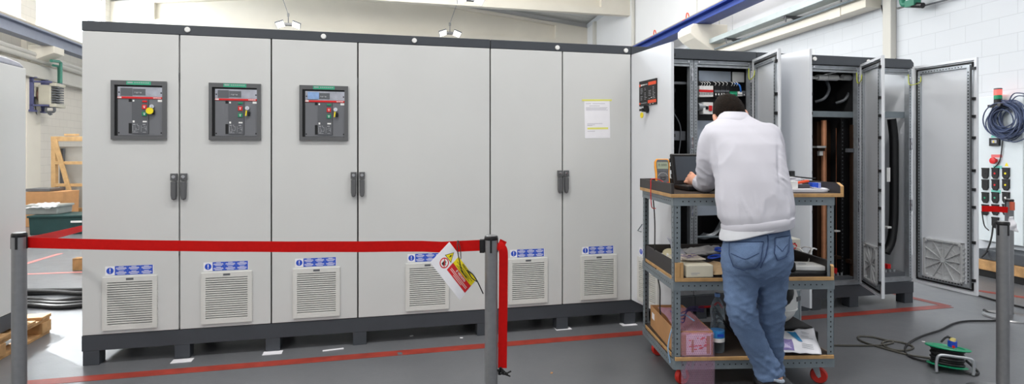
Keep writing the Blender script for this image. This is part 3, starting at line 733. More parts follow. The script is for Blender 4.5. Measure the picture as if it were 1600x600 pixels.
def tray(z, apron, lip, over_l, over_r, lipmat):
    q = MB(); q.box(-hw-over_l, hw+over_r, -.012, CD+.012, z-.02, z); q.build('shelf', ply, cart, bevel=.002)
    q = MB(); q.box(-hw-over_l+.004, hw+over_r-.004, -.006, CD+.01, z-.001, z+.0004); q.build('shelf_surface', MATS['laminate'], cart)
    a = MB()
    for y0, y1 in ((-.004, 0), (CD, CD+.004)): a.box(-hw, hw, y0, y1, z-.02-apron, z-.02)
    for x0, x1 in ((-hw-.004, -hw), (hw, hw+.004)): a.box(x0, x1, 0, CD, z-.02-apron, z-.02)
    a.box(-hw, hw, -.001, .03, z-.024, z-.02)
    a.mi = 1; x = -hw+.05
    while x < hw-.04: a.box(x-.0033, x+.0033, -.0046, -.004, z-.02-apron*.55, z-.02-apron*.55+.007); x += .033
    y = .05
    while y < CD-.04: a.box(-hw-.0046, -hw-.004, y-.0033, y+.0033, z-.02-apron*.55, z-.02-apron*.55+.007); y += .033
    a.build('apron', [steelgrey, black], cart)
    if lip:
        l = MB()
        l.box(-hw-over_l+.001, -hw-over_l+.017, -.01, CD+.01, z, z+lip); l.box(-hw-over_l, hw+over_r, CD-.006, CD+.012, z, z+lip*1.0)
        l.build('tray_lip', lipmat, cart, bevel=.0015)
        l = MB(); l.prism([(-.006, z), (CD+.01, z), (CD+.01, z+lip), (.03, z+lip), (-.006, z+lip*.7)], hw+over_r-.017, hw+over_r-.001, 'x'); l.build('tray_lip', lipmat, cart)
        l = MB(); l.prism([(-.011, z), (-.006, z), (-.006, z+lip*.7), (.03, z+lip), (.03, z+lip+.002), (-.004, z+lip*.78), (-.011, z+lip*.7)], hw+over_r-.0172, hw+over_r-.0008, 'x'); l.build('lip_edge', ply, cart)
lipm = mat('dark_laminate', rgb(52, 48, 47), .5, var=.08)
tray(ZT1, .046, .058, .018, .05, lipm)
tray(ZM1, .05, .085, -.006, -.006, lipm)
tray(ZB1, .05, 0, -.006, -.006, lipm)
q = MB(); q.box(-hw+.03, -hw+.034, -.012, -.008, ZM1, ZM1+.08); q.box(-hw+.006, -hw+.05, -.012, .005, ZM1, ZM1+.085); q.build('tray_lip', ply, cart)
wheelred = mat('red_tyre', rgb(196, 42, 32), .45, var=.05)
for sx, sy, an in ((-1, .09, 25), (1, .09, -35), (-1, CD-.07, 10), (1, CD-.07, 0)):
    x = sx*(hw-.06); rt = Matrix.Translation((x, sy, 0)) @ Matrix.Rotation(R(an), 4, 'Z')
    k = MB(rt); k.box(-.035, .035, -.03, .03, .128, .134); k.cyl((0, 0, .128), (0, 0, .112), .024, n=14)
    for s_ in (-1, 1): k.prism([(-.022, .115), (.022, .115), (.035, .045), (.022, .035), (.012, .045)], s_*.021-.0015, s_*.021+.0015)
    k.cyl((.022, -.026, .046), (.022, .026, .046), .007, n=10)
    c = k.build('caster', zinc, cart)
    k = MB(rt); k.lathe([(.0, -.012), (.034, -.012), (.034, .012), (0, .012)], (.022, 0, .046), 24, (0, 1, 0)); k.build('wheel_hub', zinc, c, smooth=True)
    k = MB(rt); k.lathe([(.032, -.015), (.040, -.016), (.0455, -.008), (.0455, .008), (.040, .016), (.032, .015)], (.022, 0, .046), 28, (0, 1, 0)); k.build('tyre', wheelred, c, smooth=True)
def cthing(name, label, cat, p, rz=0, group=None): return thing(name, label, cat, CM @ Vector(p), CA+R(rz), group)

# ---- on the top tray
T = ZT1
# multimeter
p = cat_(1036, 3.63)
mm = cthing('multimeter', 'yellow and grey multimeter standing in the corner of the top tray', 'multimeter', (p.x, p.y, T), -8)
LEAN = Matrix.Rotation(R(-14), 4, 'X')
def leanM(): return Matrix.Translation((0, 0, .004)) @ LEAN
w2, hh = .046, .19
out = [(-w2*.86, 0), (w2*.86, 0), (w2*.95, .02), (w2*.93, .1), (w2*1.02, .14), (w2*1.0, .175), (w2*.8, hh), (-w2*.8, hh), (-w2*1.0, .175), (-w2*1.02, .14), (-w2*.93, .1), (-w2*.95, .02)]
k = MB(leanM()); k.prism(out, -.012, .03); k.build('holster', orange, mm, bevel=.006)
ins = [(x*.82, .012+z*.9) for x, z in out]
k = MB(leanM()); k.prism(ins, -.0165, -.011); k.build('face', MATS['module_grey'], mm, bevel=.002)
k = MB(leanM()); k.box(-.034, .034, -.018, -.0164, .122, .165); k.mi = 1; k.text('0.000', .024, front_text(0, -.0182, .146)); k.build('display', [mat('lcd_green', rgb(150, 160, 140), .3), black], mm)
k = MB(leanM()); k.cyl((0, -.0165, .072), (0, -.022, .072), .018, n=20); k.cbox((0, -.024, .072), .034, .006, .006); k.build('dial', charcoal, mm)
k = MB(leanM())
for x in (-.026, -.009, .009, .026): k.box(x-.006, x+.006, -.0185, -.0164, .106, .113)
k.mi = 1
for a in range(8): k.cbox((.028*math.cos(R(20+20*a)), -.0168, .072+.026*math.sin(R(20+20*a))), .003, .001, .003)
k.build('button', [slate, white], mm)
for x, mt in ((-.012, black), (.004, black), (.026, redp)):
    k = MB(leanM()); k.cyl((x, -.0165, .03), (x, -.04, .026), .0075, n=12); k.build('plug', mt, mm, smooth=True)
# its red lead over the lip
k = MB(CM); a = (p.x-.05, p.y-.03, T+.02)
L_ = -hw-.018
k.tube(spline([(p.x+.026, p.y-.06, T+.03), (p.x+.0, p.y-.09, T+.03), (p.x-.03, .37, T+.055), (L_+.03, .36, T+.066), (L_-.006, .355, T+.064), (L_-.010, .35, T+.03), (L_-.012, .345, T-.02), (L_-.008, .35, T-.08), (L_+.004, .37, T-.112), (L_+.03, .385, T-.118)], 8), .0028, 8)
tag(k.build('test_lead', redp, smooth=True), 'thin red test lead looping over the tray edge below the yellow multimeter', 'cable')
k = MB(CM); k.tube(spline([(L_+.03, .45, T-.022), (L_+.035, .42, T-.2), (L_+.03, .40, T-.45), (L_+.045, .38, T-.56), (L_+.05, .36, T-.62), (L_+.06, .36, T-.8), (L_+.15, .34, T-.899), (L_+.2, .34, T-.899)], 8), .004, 8)
tag(k.build('hanging_cable', cable, smooth=True), 'thin black cable hanging down inside the trolley frame by the open door', 'cable')
# laptop
p = cat_(1089, 3.60)
lt = cthing('rugged_laptop', 'black thick framed laptop computer open in front of the man', 'laptop', (p.x+.02, p.y, T), 6)
k = MB(); k.box(-.16, .16, -.17, .03, .003, .03); k.build('keyboard_base', black, lt, bevel=.006)
k = MB()
for r_ in range(5):
    for c_ in range(13): k.box(-.14+c_*.0215, -.122+c_*.0215, -.14+r_*.022, -.122+r_*.022, .03, .0325)
k.build('keys', charcoal, lt)
SM = Matrix.Translation((0, .03, .025)) @ Matrix.Rotation(R(-14), 4, 'X')
k = MB(SM); k.box(-.16, .16, 0, .022, 0, .205); k.build('screen_lid', black, lt, bevel=.008)
k = MB(SM); k.box(-.135, .135, -.0008, 0, .03, .185); k.build('display', mat('dim_screen', rgb(66, 72, 80), .25), lt)
k = MB(SM)
for z in (.05, .10, .15): k.box(-.166, -.158, .004, .018, z, z+.025)
k.build('corner_bumper', rubber, lt, bevel=.002)
# flat round reel in front of the laptop
p = cpx(1066, 291, T+.01)
q = cthing('small_tape_reel', 'small grey-topped flat dish lying before the laptop', 'dish', (p.x+.01, p.y+.09, T+.0036), 0)
k = MB(); k.lathe([(0, 0), (.034, 0), (.04, .008), (.04, .016), (.036, .02), (0, .021)], (0, 0, 0), 24); k.build('dish_body', black, q, smooth=True)
k = MB(); k.lathe([(0, .021), (.03, .021), (.028, .024), (0, .0245)], (0, 0, 0), 24); k.build('dish_top', zinc, q, smooth=True)
# papers
def paper(px, py, rz, w, h, z, label, group=None, n=1, m=whitep, name='paper_sheet', curl=.0):
    p = cpx(px, py, T); o = MB(); rr = random.Random(int(px*7+py))
    N = 8
    for s_ in range(n):
        zz = s_*.0022; dx, dy = rr.uniform(-.012, .012), rr.uniform(-.01, .01)
        top, bot = [], []
        rows = []
        for i in range(N+1):
            u = i/N; lift = curl*(u**3+.6*(1-u)**4)*(1+.4*math.sin(3*u))
            rows.append([(-w/2+w*u+dx, -h/2+dy, zz+lift*.6+.0016), (-w/2+w*u+dx, h/2+dy, zz+lift+.0016), (-w/2+w*u+dx, h/2+dy, zz+lift+.0), (-w/2+w*u+dx, -h/2+dy, zz+lift*.6+.0)])
        o.rings(rows)
    o = o.build(name, m); o.location = CM @ Vector((p.x, p.y, z)); o.rotation_euler = (0, 0, CA+R(rz))
    return tag(o, label, 'paper', group)
paper(1085, 296, 12, .21, .13, T+.0005, 'loose white paper sheet lying under the hand of the man', curl=.002)
paper(1287, 299.5, -4, .13, .08, T+.0005, 'top white paper stack near the wooden end of the top tray', n=7, curl=.030, name='paper_stack')
paper(1244, 297, 14, .12, .12, T+.0005, 'pale paper sheets lying close to the right arm of the man', n=3, curl=.006, name='paper_stack')
p = cpx(1248, 276, T+.05)
bk = cthing('document_pile', 'pile of white documents at the back of the top tray beside the man', 'paper', (.375, .44, T), 5)
k = MB()
for i in range(9): k.cbox((random.uniform(-.012, .012), random.uniform(-.01, .01), .004+.007*i), .22, .15, .005, Matrix.Rotation(R(random.uniform(-7, 7)), 3, 'Z'))
k.build('sheets', whitep, bk)
k = MB(); k.cbox((0, 0, .067), .19, .14, .008); k.build('thick_sheets', whitep, bk)
k = MB(); k.cbox((.05, -.04, .0735), .11, .07, .004, Matrix.Rotation(R(20), 3, 'Z')); k.build('top_sheet', whitep, bk)
o = MB(CM).box(.37, .425, .43, .47, T+.0765, T+.105).build('green_box', mat('dark_green', rgb(30, 104, 88), .5), bevel=.003); tag(o, 'small dark green box on top of the document pile', 'box')
o = MB(CM); o.cyl((.455, .45, T+.0765), (.455, .45, T+.112), .02, n=16); o = o.build('film_canister', black, smooth=True); tag(o, 'small black round canister on top of the document pile', 'canister')
k = MB(CM); k.tube(spline([(.30, .37, T+.083), (.38, .36, T+.086), (.46, .36, T+.076), (.54, .37, T+.068), (.57, .38, T+.068)]), .004, 8); o = k.build('black_pen', black, smooth=True); tag(o, 'long thin black probe lying across the document pile', 'probe')
def tblock(name, px, py, sx, sy, sz, rz, m, label, cat, z=0, bev=.003):
    p = cpx(px, py, T); o = MB().box(-sx/2, sx/2, -sy/2, sy/2, 0, sz).build(name, m, bevel=bev)
    o.location = CM @ Vector((p.x, p.y, T+z)); o.rotation_euler = (0, 0, CA+R(rz)); return tag(o, label, cat)
o = MB(CM).box(.27, .482, .10, .27, T+.0005, T+.018).build('sheet_bed', mat('grey_paper', rgb(222, 220, 226), .8), bevel=.002); tag(o, 'flat bed of grey sheets under the small tools of the top tray', 'paper')
def tb_(name, c, sx, sy, sz, rz, m, label, cat, bev=.003):
    o = MB().box(-sx/2, sx/2, -sy/2, sy/2, 0, sz).build(name, m, bevel=bev); o.location = CM @ Vector((c[0], c[1], T+c[2])); o.rotation_euler = (0, 0, CA+R(rz)); return tag(o, label, cat)
tb_('white_adapter', (.305, .16, .0185), .035, .05, .045, 8, white, 'white square adapter block between papers on the top tray', 'adapter')
tb_('grey_sleeve', (.385, .19, .0185), .07, .04, .022, 4, slate, 'flat grey sleeve between the blue box and the white adapter', 'sleeve')
tb = tb_('blue_box', (.444, .17, .0185), .055, .04, .034, 2, blue, 'bright blue box with white stripes behind the paper stack', 'box')
k = MB()
for x in (.012, .020): k.box(x, x+.0025, -.0206, .0206, .0002, .0344)
k.build('white_stripe', white, tb)
k = MB(CM @ Matrix.Translation((.355, .16, T+.055)) @ Matrix.Rotation(R(6), 4, 'Z') @ Matrix.Rotation(R(-10), 4, 'Y')); k.box(-.045, .045, -.014, .014, -.006, .006); k = k.build('orange_cutter', redorange, bevel=.003); tag(k, 'bright orange knife handle lying on the small boxes of the top tray', 'knife')

# ---- middle tray
Mz = ZM1
bx1 = cthing('white_carton', 'long white carton at the front of the middle tray', 'box', (-.315, .155, Mz), 3)
k = MB(); k.box(-.078, .078, -.15, .15, 0, .068); k.build('carton', mat('ivory_card', rgb(222, 216, 196), .7), bx1, bevel=.004)
k = MB(); k.box(-.05, .0, -.1504, -.15, .022, .026); k.box(-.05, -.015, -.1504, -.15, .014, .017); k.build('printed_line', MATS['print_grey'], bx1)
rr = random.Random(2)
k = MB()
for i in range(3): k.cbox((rr.uniform(-.02, .02), rr.uniform(-.03, .05), .0725+.008*i), .11, .16, .006, Matrix.Rotation(R(rr.uniform(-16, 16)), 3, 'Z'))
k.mi = 1
for i in range(10): k.cbox((rr.uniform(-.05, .05), rr.uniform(-.06, .08), .093), .02, .008, .002)
k = k.build('manual', [mat('beige_paper', rgb(206, 196, 186), .8), mat('purple_print', rgb(120, 104, 160), .7)]); k.location = CM @ Vector((-.315, .155, Mz)); k.rotation_euler = (0, 0, CA)
tag(k, 'beige printed manual lying on the long white carton', 'manual')
k = MB()
for i in range(7): k.box(-.06+.017*i, -.048+.017*i, -.03, .03, .0, .055+.012*(i % 2))
k.box(-.062, .062, -.032, .032, 0, .05)
k = k.build('terminal_comb', white, bevel=.002); k.location = CM @ Vector((-.37, .37, Mz)); k.rotation_euler = (0, 0, CA+R(-15)); k['x'] = 1; del k['x']
tag(k, 'white toothed terminal comb behind the white carton', 'comb')
k = MB(); k.ball((0, 0, .03), (.06, .09, .03), 14, 8); k.ball((.01, .06, .035), (.05, .05, .035), 12, 8)
k = k.build('cream_bundle', mat('cream_foam', rgb(222, 212, 176), .8), smooth=True); k.location = CM @ Vector((-.43+.12, .5, Mz)); tag(k, 'pale cream bundle behind the lip at the back of the middle tray', 'bundle')
# upright plastic bag (a thin folded film) and flat bags
def crumple(name, pts, m, seed, amp, label, cat, th=.002, sub=5):
    """a bag: quad patch grid between four corners, puffed"""
    a, b, c, d = [Vector(p) for p in pts]; N = 14; rr = []
    nrm = (b-a).cross(d-a).normalized()
    grid = []
    for j in range(N+1):
        r_ = []
        for i in range(N+1):
            u, v = i/N, j/N; p_ = (a*(1-u)+b*u)*(1-v)+(d*(1-u)+c*u)*v
            q_ = noise.noise_vector(p_*22+Vector((seed, 0, 0)))*amp
            r_.append((p_+q_, max(.001, th*4*u*(1-u)*4*v*(1-v)*(1+.5*noise.noise(p_*15)))))
        grid.append(r_)
    mb = MB()
    A = [[mb.v(p_+nrm*t_) for p_, t_ in r_] for r_ in grid]; B = [[mb.v(p_-nrm*t_) for p_, t_ in r_] for r_ in grid]
    for j in range(N):
        for i in range(N):
            mb.f([A[j][i], A[j][i+1], A[j+1][i+1], A[j+1][i]]); mb.f([B[j][i], B[j+1][i], B[j+1][i+1], B[j][i+1]])
    for i in range(N):
        mb.f([A[0][i], B[0][i], B[0][i+1], A[0][i+1]]); mb.f([A[N][i], A[N][i+1], B[N][i+1], B[N][i]])
        mb.f([A[i][0], A[i+1][0], B[i+1][0], B[i][0]]); mb.f([A[i][N], B[i][N], B[i+1][N], A[i+1][N]])
    return tag(mb.build(name, m, smooth=True, ang=180), label, cat)
cw = lambda x, y, z: CM @ Vector((x, y, z))
film = mat('grey_film', rgb(178, 180, 192), .3, var=.12, scale=14)
crumple('plastic_sleeve', [cw(-.36, .42, Mz+.17), cw(-.19, .33, Mz+.005), cw(-.25, .27, Mz+.005), cw(-.33, .40, Mz+.06)], film, 1, .006, 'pointed translucent plastic sleeve leaning up behind the white carton', 'sleeve', .003)
crumple('clear_bag', [cw(-.26, .52, Mz+.07), cw(.0, .52, Mz+.09), cw(.02, .36, Mz+.075), cw(-.22, .34, Mz+.05)], pbag, 4, .02, 'crumpled clear plastic bag on the middle tray behind the jeans of the man', 'bag', .02)
k = MB(); k.ball((0, 0, .03), (.09, .08, .034), 16, 8); k.cbox((-.03, .06, .05), .12, .05, .03, Matrix.Rotation(R(24), 3, 'Z'))
k = k.build('dark_pouch', mat('dark_cloth', rgb(34, 32, 36), .8), smooth=True); k.location = cw(-.12, .28, Mz); tag(k, 'dark soft pouch between the clear bag and the brown paper', 'pouch')
k = MB()
for i in range(4): k.torus((rr.uniform(-.04, .04), rr.uniform(-.03, .03), .012+.012*i), .035+.006*i, .006, 20, 6, (rr.uniform(-.3, .3), rr.uniform(-.3, .3), 1))
k = k.build('blue_cable_ties', blue, smooth=True); k.location = cw(-.10, .23, Mz+.064); tag(k, 'coil of bright blue plastic strap on the dark pouch', 'strap')
crumple('brown_paper', [cw(-.225, .01, Mz+.012), cw(-.07, .005, Mz+.02), cw(-.08, .17, Mz+.055), cw(-.23, .15, Mz+.06)], mat('kraft_paper', rgb(186, 158, 122), .8, var=.08), 9, .016, 'crumpled brown wrapping paper between the white carton and the man', 'paper', .014)
# right half of the middle tray
rt_ = cthing('router_box', 'flat white box lying on the black case, end of the middle tray', 'box', (.355, .11, Mz+.022), -8)
k = MB(); k.box(-.085, .085, -.06, .075, 0, .028); k.build('shell', white, rt_, bevel=.005)
k = MB(); k.cyl((-.02, .0, .028), (-.02, .0, .0295), .022, n=20); k.build('round_label', MATS['print_grey'], rt_)
k = MB(CM); k.box(.19, .44, .02, .30, Mz, Mz+.021); k = k.build('black_case', black, bevel=.006); tag(k, 'thin black case under the flat white box on the middle tray', 'case')
k = MB(CM); k.prism([(.12, Mz), (.26, Mz), (.255, Mz+.055), (.14, Mz+.075)], .03, .12); k = k.build('black_toolbag', rubber, bevel=.012, seg=3)
k.location.z += .0215; tag(k, 'black soft tool bag beside the jeans on the middle tray', 'bag')
ps = cthing('power_supply', 'pale grey bench power supply with knob, sockets and leads behind the middle tray', 'power supply', (.545, .745, .566), -3)
k = MB(); k.box(-.13, .13, 0, .14, .006, .16); k.build('housing', mat('instrument_grey', rgb(208, 206, 194), .5), ps, bevel=.005)
k = MB(); k.cyl((-.015, 0, .075), (-.015, -.016, .075), .024, n=20); k.build('knob', slate, ps, smooth=True)
for x, z, mt in ((.07, .055, redp), (.105, .055, black), (.07, .025, redp), (.105, .025, black), (-.05, .022, redp), (.03, .022, black)):
    k = MB(); k.cyl((x, 0, z), (x, -.016, z), .009, n=12); k.build('socket', mt, ps, smooth=True)
k = MB()
for x, z in ((-.05, .13), (-.05, .115), (.01, .13), (.01, .115), (.07, .13), (.09, .13)): k.box(x-.006, x+.006, -.001, 0, z-.004, z+.004)
k.build('printed_marks', black, ps)
k = MB(); k.box(-.1, .02, .02, .1, .1605, .166); k.build('top_plate', white, ps)
k = MB(); k.torus((.08, -.008, .11), .018, .004, 20, 6, (0, 1, .2)); k.build('red_ring', redp, ps, smooth=True)
def lead(pts, m, label, r_=.0035):
    k = MB(CM); k.tube(spline(pts, 8), r_, 8); return tag(k.build('test_lead', m, smooth=True), label, 'cable')
lead([(.615, .735, .62), (.60, .70, .66), (.52, .68, .62), (.42, .66, .59), (.36, .60, .70)], redp, 'red test lead running from the bench power supply towards the man')
lead([(.65, .735, .62), (.66, .68, .68), (.63, .5, .70), (.56, .35, .72), (.47, .24, .74), (.42, .2, .66)], white, 'white lead arching highest from the power supply sockets')
lead([(.625, .735, .675), (.63, .66, .67), (.58, .5, .66), (.5, .3, .735), (.46, .24, .73), (.43, .22, .655)], white, 'white lead drooping lowest in front of the power supply')
# ---- bottom tray
Bz = ZB1
cb = cthing('open_carton', 'long brown open cardboard box on the bottom tray', 'box', (-.41, .30, Bz), -2)
k = MB(); W_, D_, H_ = .19, .56, .135
k.box(-.02, W_, -D_/2, D_/2, 0, .004)
for a, b, c_, d_ in ((-.02, -.016, -D_/2, D_/2), (W_-.004, W_, -D_/2, D_/2), (-.02, W_, D_/2-.004, D_/2), (-.02, W_, -D_/2, -D_/2+.004)): k.box(a, b, c_, d_, .004, H_)
k.build('box_walls', card, cb)
k = MB(); k.box(-.0204, -.02, .18, .24, .06, .1); k.build('shipping_label', whitep, cb)
# bubble wrap: a sheet of many small bubbles lying in the box and hanging over its front
k = MB()
path = [(.2, .15), (.12, .155), (.0, .15), (-.15, .145), (-.26, .142), (-.292, .138), (-.3, .122), (-.302, .02), (-.304, -.06), (-.306, -.14), (-.306, -.17)]
pp = spline([(0, y, z) for y, z in path], 6)
rows = []
for i, q_ in enumerate(pp):
    rows.append([Vector((.0+.185*j/14, q_.y+.004*math.sin(j*1.7+i*.4), q_.z+.004*math.sin(j*.9+i*.7))) for j in range(15)])
for ra, rb in zip(rows[:-1], rows[1:]):
    pass
k.rings([r_+[v_-Vector((0, .0015, .0015)) for v_ in r_[::-1]] for r_ in rows])
L_ = [0]
for a, b in zip(pp[:-1], pp[1:]): L_.append(L_[-1]+(b-a).length)
n = int(L_[-1]/.0115)
for i in range(n):
    s_ = .006+i*.0115
    j = max(kk for kk in range(len(L_)) if L_[kk] <= s_); j = min(j, len(pp)-2)
    f_ = (s_-L_[j])/max(1e-6, L_[j+1]-L_[j]); c_ = pp[j].lerp(pp[j+1], f_); tn = (pp[j+1]-pp[j]).normalized(); nr = Vector((0, tn.z, -tn.y))
    if nr.y > .3 or nr.z < -.3: nr = -nr
    for m_ in range(15):
        x = .006+.0115*m_+(.00575 if i % 2 else 0)
        if x < .182: k.lathe([(.0046, 0), (.0038, .0025), (.0015, .0036), (0, .0037)], c_+Vector((x, 0, 0)), 6, nr)
o = k.build('bubble_wrap', pwrap, smooth=True); o.location = CM @ Vector((-.405, .30, Bz-.012)); o.rotation_euler = (0, 0, CA+R(-2))
tag(o, 'pink bubble wrap in the open box, hanging over the front of the bottom tray', 'bubble wrap')
k = MB(CM @ Matrix.Translation((-.312, -.014, Bz))); k.box(-.07, .07, .025, .028, .006, .12)
k.mi = 1; k.box(-.04, -.028, .0242, .025, .02, .09); k.box(.045, .065, .0242, .025, .01, .11)
rr = random.Random(4); k.mi = 2
for i in range(26): k.box((x := rr.uniform(-.06, .05)), x+rr.uniform(.006, .02), .0242, .025, (z := rr.uniform(.03, .1)), z+.006)
o = k.build('printed_carton', [whitep, card, redp]); tag(o, 'white carton with red print wrapped inside the pink bubble wrap', 'box')
k = MB(CM); k.tube(spline([(-.33, -.03+.06, Bz+.19), (-.36, .12, Bz+.2), (-.42, .10, Bz+.16), (-.475, .04, Bz+.05), (-.47, .02, Bz-.04)], 8), .004, 8); o = k.build('blue_grey_cord', mat('blue_grey_cord', rgb(130, 160, 190), .5), smooth=True); tag(o, 'pale blue cord hanging from the open box over the bottom tray edge', 'cable')
k = MB(CM)
for i in range(4): k.tube(spline([(-.41, .14+.02*i, Bz+.17+.01*i), (-.37, .10, Bz+.22-.02*i), (-.3, .16+.02*i, Bz+.21), (-.18, .28, Bz+.17+.01*i)], 8), .003, 6)
o = k.build('purple_wires', mat('purple_wire', rgb(74, 62, 120), .5), smooth=True); tag(o, 'bundle of dark purple wires lying over the open box', 'wire')
k = MB(CM)
for i in range(5): k.tube(spline([(-.16+.02*i, .30, Bz+.004+.01*i), (-.08, .28+.03*i, Bz+.10+.02*i), (.0, .34, Bz+.05), (.06, .3+.03*i, Bz+.005)], 8), .006, 8)
o = k.build('cable_heap', cable, smooth=True); tag(o, 'heap of black cables behind the water bottle', 'cable')
k = MB(CM); k.tube(spline([(-.16, .42, Bz+.16), (-.08, .40, Bz+.17), (-.04, .41, Bz+.19), (0, .44, Bz+.15)], 8), .007, 8); o = k.build('red_wire', redp, smooth=True); tag(o, 'short red wire end above the black cable heap', 'wire')
# bottle
p = cpx(1121, 556, Bz); bp_ = Vector((p.x+.028, p.y+.07, Bz))
bt = cthing('water_bottle', 'clear plastic water bottle with a blue label standing by the bubble wrap', 'bottle', bp_, 0)
prof = [(0, .001), (.034, .001), (.038, .012), (.0385, .04), (.037, .048), (.0385, .056), (.0385, .128), (.037, .134), (.0385, .142), (.037, .158), (.030, .172), (.0305, .178), (.037, .195), (.0395, .215), (.039, .235), (.034, .262), (.024, .288), (.0145, .303), (.0135, .316)]
k = MB(); k.lathe(prof, (0, 0, 0), 28); k.build('bottle_body', pbottle, bt, smooth=True, ang=80)
k = MB(); k.lathe([(.0392, .062), (.0392, .124)], (0, 0, 0), 28); k.mi = 1; k.lathe([(.0394, .062), (.0394, .084)], (0, 0, 0), 28)
k.mi = 2; k.box(-.016, .02, -.0402, -.0394, .095, .11); k.build('bottle_label', [mat('label_blue', rgb(50, 140, 210), .4), white, MATS['blue_sticker']], bt, smooth=True)
k = MB(); k.lathe([(.0155, .313), (.0155, .330), (.013, .333), (0, .333)], (0, 0, 0), 24); k.build('bottle_cap', mat('cap_blue', rgb(110, 150, 210), .4), bt, smooth=True)
# helmet, case, printed bag
hp = cpx(1232, 520, Bz+.2)
hm = cthing('welding_helmet', 'white helmet with a dark shell front lying behind the printed bag', 'helmet', (.275, .29, Bz+.112), 0)
k = MB(); k.ball((0, 0, .135), (.115, .13, .15), 28, 16); k.build('shell', white, hm, smooth=True)
k = MB(); k.ball((-.03, -.055, .185), (.098, .095, .115), 24, 14); k.build('dark_visor', black, hm, smooth=True)
k = MB(); k.cbox((.089, -.088, .15), .05, .008, .028, Matrix.Rotation(R(38), 3, 'Z')); k.build('side_clip', MATS['module_grey'], hm, bevel=.004)
k = MB(); k.torus((0, 0, .085), .108, .006, 32, 8, (0, 0, 1), 1, 1.13); k.build('rim_band', white, hm, smooth=True)
k = MB(CM); k.box(.05, .445, .13, .52, Bz+.0006, Bz+.088); k.box(.07, .425, .15, .50, Bz+.088, Bz+.11); k = k.build('black_tool_case', black, bevel=.008); tag(k, 'black hard case under the white helmet and the printed bag', 'case')
pb = crumple('printed_bag', [at(1213, 549, 3.205), at(1284, 554, 3.212), at(1271, 513, 3.335), at(1208, 519, 3.335)], mat('bag_white', rgb(226, 226, 232), .45), 3, .008, 'white plastic bag with purple and blue print hanging off the black case', 'bag', .012)
def onbag(u, v, off=.019):
    c4 = [at(1213, 549, 3.205), at(1284, 554, 3.212), at(1271, 513, 3.335), at(1208, 519, 3.335)]
    q_ = (c4[0]*(1-u)+c4[1]*u)*(1-v)+(c4[3]*(1-u)+c4[2]*u)*v
    nrm = (c4[1]-c4[0]).cross(c4[3]-c4[0]).normalized(); nrm = -nrm if nrm.y > 0 else nrm
    return q_+noise.noise_vector(q_*22+Vector((3, 0, 0)))*.008+nrm*(.0135*16*u*(1-u)*v*(1-v)*(1+.5*noise.noise(q_*15))+.0016)
def patch(poly, m, name):
    k = MB(); (u0, v0), (u1, v1), (u2, v2), (u3, v3) = poly; N = 8; g = []
    for j in range(N+1):
        g.append([k.v(onbag(((u0*(1-i/N)+u1*i/N)*(1-j/N)+(u3*(1-i/N)+u2*i/N)*j/N), ((v0*(1-i/N)+v1*i/N)*(1-j/N)+(v3*(1-i/N)+v2*i/N)*j/N))) for i in range(N+1)])
    for j in range(N):
        for i in range(N): k.f([g[j][i], g[j][i+1], g[j+1][i+1], g[j+1][i]])
    return k.build(name, m, pb, smooth=True)
patch([(.05, .1), (.4, .06), (.38, .5), (.1, .62)], mat('bag_purple', rgb(126, 112, 172), .45, var=.25, scale=40), 'purple_print')
patch([(.52, .45), (.62, .40), (.50, .92), (.30, .95)], mat('bag_blue', rgb(40, 130, 180), .45), 'blue_print')
for (ua, va, ub) in ((.60, .62, .82), (.61, .68, .80), (.60, .55, .9), (.66, .8, .84), (.66, .86, .8)): patch([(ua, va), (ub, va-.02), (ub, va), (ua, va+.02)], MATS['print_grey'], 'small_print')
patch([(.12, .18), (.34, .14), (.33, .36), (.14, .42)], mat('bag_lilac', rgb(190, 180, 216), .45), 'lilac_print')
for v in (.2, .26, .32): patch([(.58, v), (.85, v-.03), (.85, v-.01), (.58, v+.02)], MATS['print_grey'], 'small_print')
ac = cthing('aluminium_case', 'grey aluminium case on the floor behind the trolley, below the power supply', 'case', (.555, .75, 0), 0)
k = MB(CM); k.box(.44, .66, .755, .89, .3745, .565); k = k.build('black_equipment_box', black, bevel=.006); tag(k, 'black box standing on the aluminium case under the bench power supply', 'box')
k = MB(); k.box(-.13, .13, 0, .15, 0, .372); k.build('case_body', steelgrey, ac, bevel=.006)
k = MB(); 
for x in (.03, .09): k.box(x-.012, x+.012, -.008, 0, .29, .34); k.box(x-.016, x+.016, -.005, 0, .25, .265)
k.build('latch', chrome, ac, bevel=.002)
k = MB(); k.box(-.131, .131, -.002, .151, .364, .374); k.box(.122, .131, -.002, .151, 0, .372); k.build('case_edge', zinc, ac)
